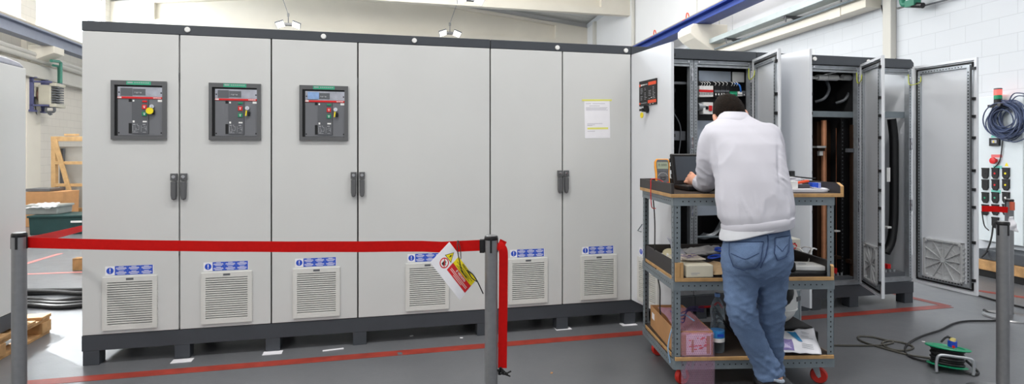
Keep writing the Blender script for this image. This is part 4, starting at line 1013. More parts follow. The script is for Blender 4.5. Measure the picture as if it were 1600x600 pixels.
# ------------------------------------------------------------------ the man at the trolley
skin = mat('skin', rgb(214, 158, 132), .55, var=.05, scale=30)
def hairmat():
    m = mat('brown_hair', rgb(24, 16, 10), .65, var=.5, scale=60, bump=.5, bscale=260, spec=.12); return m
hairm = hairmat()
knit = mat('white_sweatshirt', rgb(194, 193, 202), .9, var=.015, scale=4, bump=.12, bscale=500)
def denim_material():
    m = mat('blue_denim', rgb(96, 118, 152), .88, var=.2, scale=9, bump=.35, bscale=600)
    nt = m.node_tree; b = nt.nodes['Principled BSDF']; old = b.inputs['Base Color'].links[0].from_socket
    tc = nt.nodes.new('ShaderNodeTexCoord'); mp = nt.nodes.new('ShaderNodeMapping'); mp.inputs['Scale'].default_value = (900, 900, 300)
    n = nt.nodes.new('ShaderNodeTexNoise'); n.inputs['Scale'].default_value = 1; nt.links.new(tc.outputs['Object'], mp.inputs[0]); nt.links.new(mp.outputs[0], n.inputs['Vector'])
    r = nt.nodes.new('ShaderNodeMapRange'); r.inputs['From Min'].default_value = .3; r.inputs['From Max'].default_value = .7; r.inputs['To Min'].default_value = .78; r.inputs['To Max'].default_value = 1.22
    nt.links.new(n.outputs['Fac'], r.inputs['Value']); v = nt.nodes.new('ShaderNodeVectorMath'); v.operation = 'SCALE'
    nt.links.new(old, v.inputs[0]); nt.links.new(r.outputs[0], v.inputs['Scale']); nt.links.new(v.outputs[0], b.inputs['Base Color'])
    return m
denim = denim_material()
seam = mat('denim_seam', rgb(44, 62, 98), .85, var=.2, scale=90)
shoem = mat('dark_shoe', rgb(52, 54, 58), .7, var=.15, scale=40)
def ell(c, hw, hd, n=28, tilt=0.0, pw=2.3):
    out = []
    for k in range(n):
        a = k*2*math.pi/n; ca, sa = math.cos(a), math.sin(a)
        out.append((c[0]+hw*math.copysign(abs(ca)**(2/pw), ca), c[1]+hd*math.copysign(abs(sa)**(2/pw), sa), c[2]+tilt*ca*hw))
    return out
def soft(o, voxel, it=4, disp=0.0, size=.1, depth=2):
    r = o.modifiers.new('r', 'REMESH'); r.mode = 'VOXEL'; r.voxel_size = voxel; r.use_smooth_shade = True
    if it: s = o.modifiers.new('s', 'SMOOTH'); s.iterations = it; s.factor = .5
    if disp:
        tx = bpy.data.textures.new('w', 'CLOUDS'); tx.noise_scale = size; tx.noise_depth = depth
        d = o.modifiers.new('d', 'DISPLACE'); d.texture = tx; d.strength = disp; d.mid_level = .5; d.texture_coords = 'LOCAL'
def pts_of(rows): return [at(x, y, Y) for x, y, Y, *_ in rows]
torso = [(1184, 354, 2.95, .160, .120), (1184, 351, 2.95, .171, .130), (1183, 342, 2.95, .172, .132), (1181, 334, 2.96, .184, .142), (1178, 312, 2.98, .188, .146), (1174, 282, 3.01, .187, .146), (1169, 252, 3.05, .187, .145), (1164, 226, 3.09, .187, .138), (1157, 208, 3.13, .195, .122), (1152, 196, 3.165, .172, .104), (1149, 190.5, 3.19, .125, .092), (1147, 184, 3.225, .082, .08), (1147, 179, 3.24, .068, .07)]
slL = [(1126, 203, 3.15, .05), (1117, 210, 3.14, .064), (1111.5, 226, 3.145, .0715), (1109, 248, 3.16, .070), (1106, 272, 3.21, .063), (1104, 286, 3.27, .052), (1098, 287.5, 3.36, .045), (1091.5, 285, 3.435, .040)]
slR = [(1190, 203, 3.15, .05), (1199, 210, 3.14, .064), (1204.5, 226, 3.145, .0705), (1209, 248, 3.16, .066), (1209, 272, 3.21, .061), (1205, 286, 3.27, .051), (1190, 287, 3.37, .045), (1174, 285.5, 3.45, .038)]
pelvis = [(1184, 348, 2.952, .146, .11), (1184, 366, 2.955, .156, .122), (1183, 384, 2.95, .170, .136), (1182, 402, 2.945, .174, .142), (1181, 418, 2.95, .169, .130), (1181, 427, 2.955, .158, .112), (1181, 437, 2.965, .130, .08), (1181, 446, 2.97, .09, .05)]
legL = [(1158, 405, 2.95, .092), (1157, 430, 2.952, .090), (1157, 455, 2.945, .082), (1157.5, 477, 2.925, .075), (1160, 492, 2.92, .074), (1170, 518, 2.94, .067), (1183, 545, 2.955, .062), (1195, 570, 2.96, .064), (1202, 588, 2.96, .067)]
legR = [(1207, 405, 2.96, .086), (1206, 440, 2.98, .080), (1205, 480, 3.0, .071), (1204, 520, 3.045, .066), (1204, 560, 3.09, .064), (1204, 596, 3.12, .066)]
# continuous body
b = MB()
b.rings([ell(at(x, y, Y), hw*.84, hd*.84) for x, y, Y, hw, hd in pelvis[:5][::-1]]+[ell(at(x, y, Y), hw*.84, hd*.84) for x, y, Y, hw, hd in torso[3:]])
for ch in (slL, slR): b.tube(spline(pts_of(ch), 4), [r_ for c_ in zip(ch[:-1], ch[1:]) for r_ in [(c_[0][3]*(1-k/4)+c_[1][3]*k/4)*.74 for k in range(4)]]+[ch[-1][3]*.74], 14)
for ch in (legL, legR): b.tube(spline(pts_of(ch), 4), [r_ for c_ in zip(ch[:-1], ch[1:]) for r_ in [(c_[0][3]*(1-k/4)+c_[1][3]*k/4)*.76 for k in range(4)]]+[ch[-1][3]*.6], 14)
HC = at(1139.5, 180.5, 3.30)
b.tube([at(1150, 191, 3.235), at(1146, 184, 3.25), HC+Vector((0, -.03, -.03))], [.054, .053, .05], 16)
HR = (Matrix.Rotation(R(4), 3, 'Z') @ Matrix.Rotation(R(-9), 3, 'Y') @ Matrix.Rotation(R(-30), 3, 'X'))
hp_ = lambda x, y, z: HC+HR @ Vector((x, y, z))
b.ball(HC, (.077, .097, .115), 28, 18, HR)
b.ball(hp_(0, .035, -.075), (.052, .055, .05), 20, 12, HR)                  # jaw
b.ball(hp_(0, .098, -.022), (.013, .02, .026), 12, 8, HR)                   # nose
b.ball(hp_(0, .083, .022), (.055, .018, .014), 14, 8, HR)                   # brow
b.ball(hp_(0, .082, -.064), (.026, .014, .012), 12, 8, HR)                  # lips
for sx in (-1, 1):
    b.ball(hp_(sx*.03, .082, .002), (.014, .012, .01), 10, 8, HR)           # eyes
    b.ball(hp_(sx*.089, -.006, -.012), (.013, .022, .034), 12, 10, HR @ Matrix.Rotation(R(sx*18), 3, 'Z'))
    b.ball(hp_(sx*.052, .06, -.03), (.02, .02, .02), 10, 8, HR)
def hand(wr, side, roll, drop):
    """a loosely closed hand: palm, four fingers bent at two joints, thumb leaving the palm's side"""
    fw = Vector((-.12 if side < 0 else -.02, 1, .10)).normalized(); r0 = Vector((fw.y, -fw.x, 0)).normalized(); u0 = r0.cross(fw)
    th = r0*-side if False else r0*(1 if side < 0 else -1)         # towards the thumb
    th, up = th*math.cos(roll)+u0*math.sin(roll), u0*math.cos(roll)-th*math.sin(roll)
    P_ = lambda a, b_, c_: wr+th*a+fw*b_+up*c_
    b.tube([P_(0, -.03, 0), P_(0, .01, .002), P_(0, .045, .004), P_(0, .075, .004)], [.026, .028, .033, .028], 14, True, .66)
    b.ball(P_(0, .05, .004), (.034, .042, .034), 16, 10)
    for a, l in ((.031, .066), (.011, .074), (-.010, .070), (-.030, .056)):
        pts = [P_(a*.8, .065, .012), P_(a, .088, .020), P_(a*1.08, .088+l*.42, .010), P_(a*1.08, .088+l*.52, -.018), P_(a*1.04, .088+l*.28, -.036)]
        b.tube(spline(pts, 4), [.0112]*4+[.0106]*4+[.0098]*4+[.009]*4+[.008], 10)
    pts = [P_(.022, .015, -.004), P_(.044, .038, -.012), P_(.046, .070, -.022), P_(.030, .094, -.030)]
    b.tube(spline(pts, 4), [.016]*4+[.013]*4+[.0115]*4+[.0095], 10)
wl_, wr_ = at(1090, 283.5, 3.455), at(1168, 285, 3.48)
KZ = ZT1+.034
hand(wl_, -1, R(58), 0); hand(wr_, 1, R(25), 0)
# ankles and feet
an = at(1203, 589, 2.96); anR = at(1204, 598, 3.12)
b.tube([at(1195, 570, 2.96), an, an+Vector((.07, .01, -.05)), an+Vector((.15, .02, -.115))], [.045, .042, .038, .03], 12)
b.tube([at(1204, 580, 3.11), anR, Vector((anR.x, anR.y+.02, .06)), Vector((anR.x+.01, anR.y+.15, .04))], [.045, .043, .042, .032], 12)
man = b.build('person', skin)
soft(man, .0055, 2)
tag(man, 'man in white sweatshirt and jeans seen from behind, bending over the trolley', 'person')
# hair
h = MB(); h.ball(hp_(0, -.011, .014), (.0835, .0985, .1135), 40, 26, HR)
for v_ in h.bm.verts:
    d_ = (v_.co-HC); v_.co += d_.normalized()*(.005*noise.noise(v_.co*90)+.003*noise.noise(v_.co*240))
    l_ = HR.inverted() @ (v_.co-HC)
    if l_.z < -.045: v_.co += HR @ Vector((0, .006, (-.045-l_.z)*.75))
h.ball(hp_(0, -.064, -.05), (.062, .034, .05), 20, 14, HR)
h.build('hair', hairm, man, smooth=True, ang=180)
# sweatshirt
w = MB()
w.rings([ell(at(x, y, Y), hw, hd, tilt=(.14, .14, .14, .12, .06, .02)[i] if i < 6 else 0) for i, (x, y, Y, hw, hd) in enumerate(torso)])
def rad(ch, f=1.0): return [r_ for c_ in zip(ch[:-1], ch[1:]) for r_ in [(c_[0][3]*(1-k/4)+c_[1][3]*k/4)*f for k in range(4)]]+[ch[-1][3]*f]
for ch in (slL, slR): w.tube(spline(pts_of(ch), 4), rad(ch), 18)
sw = w.build('sweatshirt', knit, man)
soft(sw, .0085, 10)
def bake(o, fn):             # settle the smoothed surface, then lay cloth folds into it
    bpy.context.view_layer.update()
    me = bpy.data.meshes.new_from_object(o.evaluated_get(bpy.context.evaluated_depsgraph_get()))
    mats_ = [m_ for m_ in o.data.materials]; o.modifiers.clear(); o.data = me
    me.materials.clear()
    for m_ in mats_: me.materials.append(m_)
    nr_ = [v_.normal.copy() for v_ in me.vertices]
    for v_, n_ in zip(me.vertices, nr_): v_.co = v_.co+n_*fn(v_.co)
    for p_ in me.polygons: p_.use_smooth = True
def pix(p_): return CX+F*p_.x/p_.y, HY-F*(p_.z-EYE)/p_.y
def bell(x, c_, w_): return math.exp(-((x-c_)/w_)**2)
def ridge(p_): return (1-min(1, abs(noise.noise(p_))*2.4))**2
def cloth(p_):
    x, y = pix(p_); d_ = 0
    d_ += .007*noise.noise(Vector((p_.x*9+p_.z*4, p_.y*6, p_.z*3+3)))
    arm = bell(x, 1100, 16)+bell(x, 1222, 9)
    d_ += .010*min(1, arm)*bell(y, 272, 26)*(ridge(Vector((p_.x*10, p_.y*10, p_.z*26+p_.x*16)))-.3)
    d_ += .007*bell(y, 328, 20)*(ridge(Vector((p_.x*22, p_.y*8, p_.z*7)))-.3)
    d_ += .006*ridge(Vector((p_.x*7-p_.z*5, p_.y*5, p_.z*2.2+9)))*bell(y, 265, 60)
    d_ -= .016*bell(x, 1117.5+(y-230)*.03, 3.2)*bell(y, 264, 30)*(1 if p_.y < 3.16 else 0)
    d_ -= .012*bell(x, 1216+(y-230)*.05, 2.6)*bell(y, 258, 28)*(1 if p_.y < 3.16 else 0)
    return d_
bake(sw, cloth)
# hem, collar
w = MB(); w.rings([ell(at(x, y, Y), hw+.002, hd+.002, 40, .14) for x, y, Y, hw, hd in ((1184, 360, 2.95, .163, .122), (1184, 359, 2.95, .170, .130), (1183.5, 352, 2.95, .1745, .1345), (1183, 345, 2.95, .1755, .136), (1182.5, 342, 2.95, .168, .13))]); 
hm_ = w.build('ribbed_hem', knit, man, smooth=True); 
w = MB(); w.rings([ell(at(x, y, Y), hw, hd, 36, -.06, 2.0) for x, y, Y, hw, hd in ((1149, 194, 3.19, .105, .078), (1148.5, 190, 3.20, .104, .090), (1147.5, 184, 3.222, .088, .086), (1147, 178.5, 3.24, .074, .080), (1147, 176, 3.246, .068, .076), (1147, 176, 3.246, .063, .070), (1147, 181, 3.24, .06, .066))], cap=False)
w.build('collar', knit, man, smooth=True, ang=70)
# undershirt tail
w = MB()
w.rings([ell(at(1178, y, 2.95), hw, hd, 36, .3) for y, hw, hd in ((344, .160, .124), (353, .168, .132), (359, .1695, .136), (360.5, .1665, .133))])
w.build('undershirt', mat('white_shirt', rgb(208, 210, 216), .85, var=.02), man, smooth=True)
# jeans
j = MB()
j.rings([ell(at(x, y, Y), hw, hd) for x, y, Y, hw, hd in pelvis])
for ch in (legL, legR): j.tube(spline(pts_of(ch), 4), rad(ch), 20)
jn = j.build('jeans', denim, man)
soft(jn, .0075, 12)
def denim_folds(p_):
    x, y = pix(p_); left = x < 1186+max(0, y-500)*.33
    a_ = .003+.010*bell(y, 488, 26)*(1 if left else .7)+.009*bell(y, 578, 26)+.004*bell(y, 432, 18)
    sk = 14 if left else -12
    r1 = ridge(Vector((p_.x*6, p_.y*6, p_.z*20+p_.x*sk))); r2 = ridge(Vector((p_.x*11+5, p_.y*9, p_.z*30-p_.x*sk*.7)))
    return a_*(r1*.9+r2*.5-.4)+.002*noise.noise(p_*30)
bake(jn, denim_folds)
# seams, pockets and belt loops laid on the back of the jeans
from mathutils.bvhtree import BVHTree
JB = BVHTree.FromPolygons([v_.co.copy() for v_ in jn.data.vertices], [tuple(p_.vertices) for p_ in jn.data.polygons])
def onjeans(x, y, lift=.003):          # the point of the cloth facing the lens
    e = Vector((0, 0, EYE)); d_ = (at(x, y, 1)-e).normalized(); h_ = JB.ray_cast(e, d_)
    return h_[0]+h_[1]*lift if h_[0] else at(x, y, 2.86)
def stitch(pts, r_=.0026, name='seam'):
    q_ = [onjeans(x, y) for x, y in pts]; k = MB(); k.tube(spline(q_, 6), r_, 6); return k.build(name, seam, man, smooth=True)
def dense(pts, n=5):
    out = []
    for (a, b_) in zip(pts[:-1], pts[1:]): out += [(a[0]+(b_[0]-a[0])*k/n, a[1]+(b_[1]-a[1])*k/n) for k in range(n)]
    return out+[pts[-1]]
stitch(dense([(1134, 371), (1150, 372), (1175, 371), (1200, 367), (1222, 362), (1233, 358)]))
stitch(dense([(1199, 362), (1200, 380), (1196, 400), (1188, 418)]))
for poly in ([(1141, 379), (1192, 378), (1188, 408), (1182, 417), (1163, 421), (1147, 416), (1141, 398), (1141, 379)], [(1211, 372), (1232, 368), (1231, 392), (1226, 402), (1214, 407), (1209, 396), (1211, 372)]):
    cx_ = sum(p_[0] for p_ in poly[:-1])/(len(poly)-1); cy_ = sum(p_[1] for p_ in poly[:-1])/(len(poly)-1)
    g_ = MB(); dn = dense(poly, 6); fr = []
    for f_ in (1.0, .66, .33): fr.append([onjeans(cx_+(x-cx_)*f_, cy_+(y-cy_)*f_, .004) for x, y in dn[:-1]])
    V = [[g_.v(p_) for p_ in r_] for r_ in fr]; cc = g_.v(onjeans(cx_, cy_, .0045)); n_ = len(V[0])
    for a, b_ in zip(V[:-1], V[1:]):
        for i in range(n_): g_.f([a[i], a[(i+1) % n_], b_[(i+1) % n_], b_[i]])
    for i in range(n_): g_.f([V[-1][i], V[-1][(i+1) % n_], cc])
    pk = g_.build('back_pocket', denim, man, smooth=True, ang=180); so = pk.modifiers.new('s', 'SOLIDIFY'); so.thickness = .003
    k = MB(); k.tube([onjeans(x, y, .0065) for x, y in dn], .0022, 6); k.tube(spline([onjeans(x, y, .0075) for x, y in dense([(cx_-(poly[1][0]-poly[0][0])*.42, cy_-6), (cx_, cy_+3), (cx_+(poly[1][0]-poly[0][0])*.42, cy_-7)], 3)], 3), .0017, 6); k.build('pocket_stitching', seam, pk, smooth=True)
for x, y in ((1199, 357), (1150, 366)):
    k = MB(); k.ribbon([onjeans(x, y+10, .005), onjeans(x, y+5, .009), onjeans(x, y-1, .008)], .012, .0012, (1, 0, 0)); k.build('belt_loop', denim, man)
# shoes
s_ = MB(); s_.tube(spline([an+Vector((-.045, -.006, -.045)), an+Vector((.0, 0, -.025)), an+Vector((.06, .01, -.045)), an+Vector((.13, .02, -.10)), an+Vector((.18, .024, -.135))], 4), [.035]*3+[.05]*3+[.052]*4+[.048]*3+[.044]*2+[.03]*2, 16, True, .85)
s_ = s_.build('shoe', shoem, man, smooth=True, ang=180)
k = MB(); k.tube(spline([an+Vector((-.065, -.006, -.075)), an+Vector((.01, .0, -.085)), an+Vector((.09, .012, -.135)), an+Vector((.17, .024, -.168)), an+Vector((.20, .026, -.16))], 4), [.025]*4+[.034]*10+[.02]*3, 12, True, .45); k.build('sole', black, s_, smooth=True)
k = MB(); k.torus(an+Vector((.006, 0, .006)), .058, .009, 24, 8, (.35, 0, 1)); k.build('frayed_hem', mat('frayed_denim', rgb(168, 178, 192), .9, var=.3, scale=120), man, smooth=True)
s_ = MB(); c_ = Vector((anR.x, anR.y, 0)); s_.tube(spline([c_+Vector((-.01, -.07, .05)), c_+Vector((0, -.02, .06)), c_+Vector((.005, .06, .055)), c_+Vector((.012, .14, .042)), c_+Vector((.014, .19, .036))], 4), [.036]*3+[.048]*5+[.046]*4+[.042]*3+[.028]*2, 16, True, .85)
s_ = s_.build('shoe', shoem, man, smooth=True, ang=180)
k = MB(); k.prism([(c_.x-.045, c_.y-.10), (c_.x+.035, c_.y-.10), (c_.x+.05, c_.y+.1), (c_.x+.04, c_.y+.2), (c_.x-.01, c_.y+.21), (c_.x-.04, c_.y+.12)], .0005, .022, 'z'); k.build('sole', black, s_, bevel=.006)

# ------------------------------------------------------------------ barrier posts and belts
postm = mat('grey_post_metal', rgb(138, 139, 142), .36, .55, var=.05, scale=40)
def stanchion(x, Y, rz, label):
    c_ = at(x, 300, Y); t = thing('barrier_post', label, 'barrier post', (c_.x, c_.y, 0), R(rz), 'barrier posts around the cabinet row')
    k = MB(); k.lathe([(.029, .02), (.029, .938)], (0, 0, 0), 32); k.build('post', postm, t, smooth=True)
    k = MB(); k.lathe([(0, 0), (.17, 0), (.172, .004), (.165, .014), (.06, .024), (.035, .03), (0, .03)], (0, 0, 0), 40); k.build('base', steel, t, smooth=True)
    k = MB(); k.lathe([(.0292, .93), (.0305, .932), (.0305, .944), (.027, .949), (0, .9492)], (0, 0, 0), 32)
    for a in range(4):
        k.cbox((.0285*math.cos(a*math.pi/2), .0285*math.sin(a*math.pi/2), .906), .006, .009, .062, Matrix.Rotation(a*math.pi/2, 3, 'Z'))
    k.build('belt_cassette', black, t, smooth=True)
    k = MB(); k.lathe([(0, .9493), (.0265, .9493), (.0255, .951), (0, .9512)], (0, 0, 0), 28); k.build('top_cap', steel, t, smooth=True)
    return t
P1 = at(30, 300, 2.69); P2 = at(767.5, 300, 2.6); P3 = at(1567, 300, 3.13); P4 = at(1577, 300, 4.62)
stanchion(30, 2.69, 20, 'grey barrier post at the pallet end of the long red belt')
p2 = stanchion(767.5, 2.6, 0, 'grey barrier post in the middle with a belt hanging straight down from it')
p3 = stanchion(1567, 3.13, 10, 'grey barrier post standing behind the green cable reel')
p4 = stanchion(1577, 4.62, 0, 'grey barrier post with its round steel base showing on the floor')
def belt(pts, label, w_=.049, **k):
    o = MB(); o.ribbon(pts, w_, .0011, **k); return tag(o.build('barrier_belt', red), label, 'belt', 'red barrier belts')
A_ = P1+Vector((.024, .02, 0)); B_ = P2+Vector((-.045, 0, 0))
A_.z, B_.z = .900, .905
q_ = [A_.lerp(B_, i/24) for i in range(25)]
for i, v_ in enumerate(q_): u = i/24; v_.z -= .012*4*u*(1-u); v_.z -= .006*math.exp(-((u-.93)/.03)**2); v_.y += .004*math.sin(u*40)*u
belt(q_, 'long red belt stretched in front of the closed cabinets')
k = MB(); k.box(-.052, -.030, -.012, .012, .872, .932); k.build('belt_clip', black, p2, bevel=.003)
E_ = [Vector((P1.x+.004, P1.y+.034, .90)), at(64, 373, 3.3), at(100, 364, 4.1), at(128, 357, 4.7), at(150, 352, 5.3), at(165, 349, 5.8)]
E_ = spline(E_, 5); belt(E_, 'red belt running back from the pallet end post behind the cabinets')
k = MB()
hx = lambda x, y, Y=2.6: at(x, y, Y)
k.ribbon(spline([hx(777.5, 381, 2.596), hx(783, 386, 2.592), hx(786.5, 394, 2.59), hx(786.6, 420, 2.592), hx(786.2, 470, 2.594), hx(785.6, 520, 2.596), hx(785, 575, 2.6)], 6), .040, .0012, (1, 0, .0))
k.ribbon([hx(778, 381, 2.602), hx(788, 386, 2.602)], .05, .0011)
o = tag(k.build('barrier_belt', red), 'red belt hanging down from the middle barrier post to a black knot', 'belt', 'red barrier belts')
k = MB()
rr = random.Random(8)
for i in range(6):
    a = hx(786, 580, 2.6); k.tube(spline([a+Vector((rr.uniform(-.015, .01), rr.uniform(-.01, .01), .02)), a+Vector((rr.uniform(-.02, .02), rr.uniform(-.015, .015), -.01)), a+Vector((rr.uniform(-.03, .04), rr.uniform(-.015, .015), rr.uniform(-.03, .01)))], 5), .0035, 6)
k.build('black_knot', rubber, o, smooth=True)
belt([at(1534, 326, 4.62), at(1556, 326.5, 4.60), Vector((P4.x-.03, P4.y-.02, EYE-90*4.6/F))], 'short red belt end clipped to the post by the wall panel', .046)
k = MB(); k.cyl(Vector((P4.x-.012, P4.y-.04, .865)), Vector((P4.x-.012, P4.y-.04, .93)), .017, n=12); k = k.build('orange_tag', mat('orange_tag', rgb(196, 96, 72), .5), smooth=True); tag(k, 'orange tag hanging on the barrier post by the wall panel', 'tag')
crumple('white_plastic_bag', [at(1577, 338, 4.5), at(1583, 338, 4.5), at(1593, 363, 4.5), at(1576, 360, 4.5)], whitep, 6, .01, 'crumpled white plastic sheet hanging on the rear post by the wall panel', 'plastic sheet', .006)

# warning sign on the belt
SO = at(702, 378, 2.575)
SX = Vector((43, 25, -64)).normalized(); SU = Vector((27, 25, 28)); SU = (SU-SX*SU.dot(SX)).normalized(); SN = SX.cross(SU)
SMM = Matrix(((SX.x, SU.x, SN.x, SO.x), (SX.y, SU.y, SN.y, SO.y), (SX.z, SU.z, SN.z, SO.z), (0, 0, 0, 1)))    # x along text, y up, z to the viewer
sg = thing('warning_sign', 'white warning card with red and yellow fields hanging askew on the red belt', 'sign', SO)
SL = Matrix.Translation(-SO) @ SMM
W_, H_ = .232, .130
k = MB(SL); k.box(0, W_, -H_, 0, 0, .0012); k.build('card', whitep, sg, bevel=.0003)
def lines(k, cx_, ys):
    for y, w2 in ys:
        x = cx_-w2/2
        while x < cx_+w2/2: k.box(x, x+.0042, y-.0014, y+.0014, .0016, .0018); x += .0056
k = MB(SL); k.box(.082, .226, -.047, -.008, .0012, .0016); k.mi = 1
k.text('PERICOLO', .0135, Matrix.Translation((.154, -.0165, .0018)), bold=.0003); lines(k, .154, ((-.028, .12), (-.0345, .08), (-.041, .1)))
k.build('yellow_field', [yellow, black], sg)
k = MB(SL); k.box(.082, .226, -.090, -.047, .0012, .0016); k.mi = 1
k.text("E' VIETATO", .0135, Matrix.Translation((.154, -.057, .0018)), bold=.0005); lines(k, .154, ((-.0685, .12), (-.0755, .12), (-.0825, .06)))
k.build('red_field', [redp, white], sg)
k = MB(SL); c_ = (.051, -.036); k.mi = 1; k.prism([(c_[0]-.024, c_[1]-.019), (c_[0]+.024, c_[1]-.019), (c_[0], c_[1]+.023)], .0012, .0015, 'z'); k.mi = 0; k.prism([(c_[0]-.020, c_[1]-.0168), (c_[0]+.020, c_[1]-.0168), (c_[0], c_[1]+.019)], .0015, .0017, 'z')
k.mi = 1; k.prism([(c_[0]+.003, c_[1]+.010), (c_[0]-.006, c_[1]-.003), (c_[0]-.001, c_[1]-.002), (c_[0]-.005, c_[1]-.014), (c_[0]+.006, c_[1]+.001), (c_[0]+.001, c_[1]+.0005)], .0017, .0019, 'z'); k.build('voltage_triangle', [yellow, black], sg)
k = MB(SL); c_ = (.051, -.080, .0012); k.cyl(c_, (c_[0], c_[1], .0015), .0235, n=32); k.mi = 1; k.cyl((c_[0], c_[1], .0015), (c_[0], c_[1], .0017), .0185, n=32); k.mi = 2
k.box(c_[0]-.008, c_[0]+.006, c_[1]-.012, c_[1]+.002, .0017, .0019)
for i in range(4): k.box(c_[0]-.008+.0037*i, c_[0]-.0052+.0037*i, c_[1]+.001, c_[1]+.009+(.002 if i in (1, 2) else 0), .0017, .0019)
k.cbox((c_[0]+.0085, c_[1]-.003, .0018), .004, .010, .0002, Matrix.Rotation(R(-35), 3, 'Z')); k.mi = 0
k.cbox((c_[0], c_[1], .002), .040, .0042, .0002, Matrix.Rotation(R(-45), 3, 'Z')); k.build('no_touching_disc', [redp, white, black], sg)
k = MB(Matrix.Translation(-SO)); k.tube(spline([at(715, 376, 2.585), at(714.5, 388, 2.565), at(717, 403, 2.575), at(722, 424, 2.585), at(729, 434, 2.59)], 6), .0024, 6)
k.tube(spline([at(716, 376, 2.585), at(719.5, 390, 2.57), at(720, 405, 2.575)], 6), .002, 6)
k.tube(spline([at(729, 422, 2.57), at(738, 428, 2.57), at(746, 440, 2.57), at(755, 459, 2.572)], 6), .0028, 6); k.tube(spline([at(731, 424, 2.565), at(737, 434, 2.565), at(745, 440, 2.57)], 6), .0024, 6)
k.build('cable_tie', black, sg, smooth=True)
# ------------------------------------------------------------------ left side: neighbour cabinet, pallets, crates, wall services
NM = Matrix.Translation((-3.40, 4.03, 0)) @ Matrix.Rotation(TH, 4, 'Z')
nb = thing('neighbour_cabinet', 'pale grey cabinet standing on a pallet at the picture edge', 'electrical cabinet', NM @ Vector((0, 0, 0.145)), TH)
k = MB(); k.box(-1.2, 0, -1.0, 0, .105, 1.765); k.build('cabinet_body', paint, nb, bevel=.004)
k = MB(); k.box(-1.2, 0, -1.0, 0, 0, .102); k.build('plinth', anth, nb, bevel=.003)
k = MB(); k.prism([(-1.0, 1.767), (.0, 1.767), (-.06, 1.80), (-.2, 1.812), (-.9, 1.812)], -1.2, -.004, 'x'); o = k.build('top_wrap', film, nb, bevel=.01)
pl = thing('wooden_pallet', 'wooden pallet under the pale grey cabinet at the picture edge', 'pallet', NM @ Vector((0, 0, 0)), TH, 'wooden pallets')
for y in (-.9, -.62, -.34, -.06, .14): MB().box(-1.2, .06, y-.06, y+.06, .122, .144).build('deck_board', pallet, pl, bevel=.003)
for x in (-1.14, -.57, .0): 
    for y in (-.9, -.4, .14): MB().box(x-.06, x+.06, y-.06, y+.06, .022, .1).build('block', pallet, pl, bevel=.003)
for x in (-1.14, -.57, .0): MB().box(x-.05, x+.05, -.96, .2, .1, .122).build('stringer_board', pallet, pl, bevel=.002); MB().box(x-.05, x+.05, -.96, .2, 0, .022).build('bottom_board', pallet, pl, bevel=.002)
p = ground(113, 423); pl = thing('wooden_pallet', 'small wooden pallet end peeking out behind the row end', 'pallet', p, TH, 'wooden pallets')
for y in (.05, .3, .55): MB().box(0, .8, y-.05, y+.05, .115, .135).build('deck_board', pallet, pl, bevel=.003)
for x in (.05, .4, .75):
    for y in (.05, .3, .55): MB().box(x-.05, x+.05, y-.05, y+.05, .02, .115).build('block', pallet, pl, bevel=.003)
for y in (.05, .3, .55): MB().box(0, .8, y-.05, y+.05, 0, .02).build('bottom_board', pallet, pl, bevel=.003)
# black power cables lying across the floor behind the row end
rr = random.Random(21)
desc = ['thick black cable, nearest of the bundle on the floor behind the row end', 'black cable second from the front in the floor bundle', 'black cable in the middle of the floor bundle by the pallet', 'black cable lying on top of the floor bundle', 'black cable farthest back in the bundle on the floor', 'black cable with a slight arch at the back of the floor bundle']
for i in range(6):
    ya = 483-4.6*i; z_ = .022 if i != 3 else .06
    pts = [ground(-40, ya-2+rr.uniform(-2, 2)), ground(40, ya-3+rr.uniform(-1, 1)), ground(90, ya+rr.uniform(-2.5, 2.5)-2*(i > 3)), ground(130, ya-2+rr.uniform(-2, 2)), ground(190, ya-8+rr.uniform(-2, 2)), ground(260, ya-18)]
    for v_ in pts: v_.z = z_
    k = MB(); k.tube(spline(pts, 6), .021, 10); tag(k.build('power_cable', cable, smooth=True), desc[i], 'cable', 'black cables on the floor behind the row end')
# green crate, bins, boxes in front of the left wall
def stackbox(name, x0, x1, Y, z0, h, d, rz, m, label, cat, lid=None, bev=.012):
    a, b_ = at(x0, 300, Y), at(x1, 300, Y); t = thing(name, label, cat, (a.x, Y, z0), R(rz)); L = b_.x-a.x
    k = MB(); k.prism([(.02, 0), (L-.02, 0), (L, h), (0, h)], 0, d); k.build('bin_body', m, t, bevel=bev)
    if lid: k = MB(); k.box(-.015, L+.015, -.015, d+.015, h-.03, h+.004); k.build('rim', lid, t, bevel=.006); k = MB(); k.box(L*.62, L*.78, -.018, 0, h*.62, h*.72); k.build('grip', white, t)
    return t
stackbox('green_crate', 44, 141, 9.2, 0, .305, .6, 10, crate_green, 'dark green plastic crate on the floor before the left wall', 'crate', crate_green)
stackbox('grey_storage_bin', 38, 86, 9.35, .31, .15, .4, 8, greybin, 'grey translucent bin stacked on the dark green crate', 'bin', greybin)
stackbox('cardboard_box', 36, 92, 10.2, 0, .62, .5, 8, card, 'brown cardboard box behind the grey bin', 'box', None, .004)
crumple('bubble_sheet', [at(40, 325, 9.3), at(88, 324, 9.3), at(94, 316, 9.62), at(44, 319, 9.62)], pbag, 5, .022, 'crumpled clear plastic sheet lying on the grey bin', 'plastic sheet', .03)
stackbox('dark_flat_tray', 38, 76, 10.25, .625, .05, .4, 8, slate, 'flat dark grey tray on top of the brown cardboard box', 'tray', None, .004)
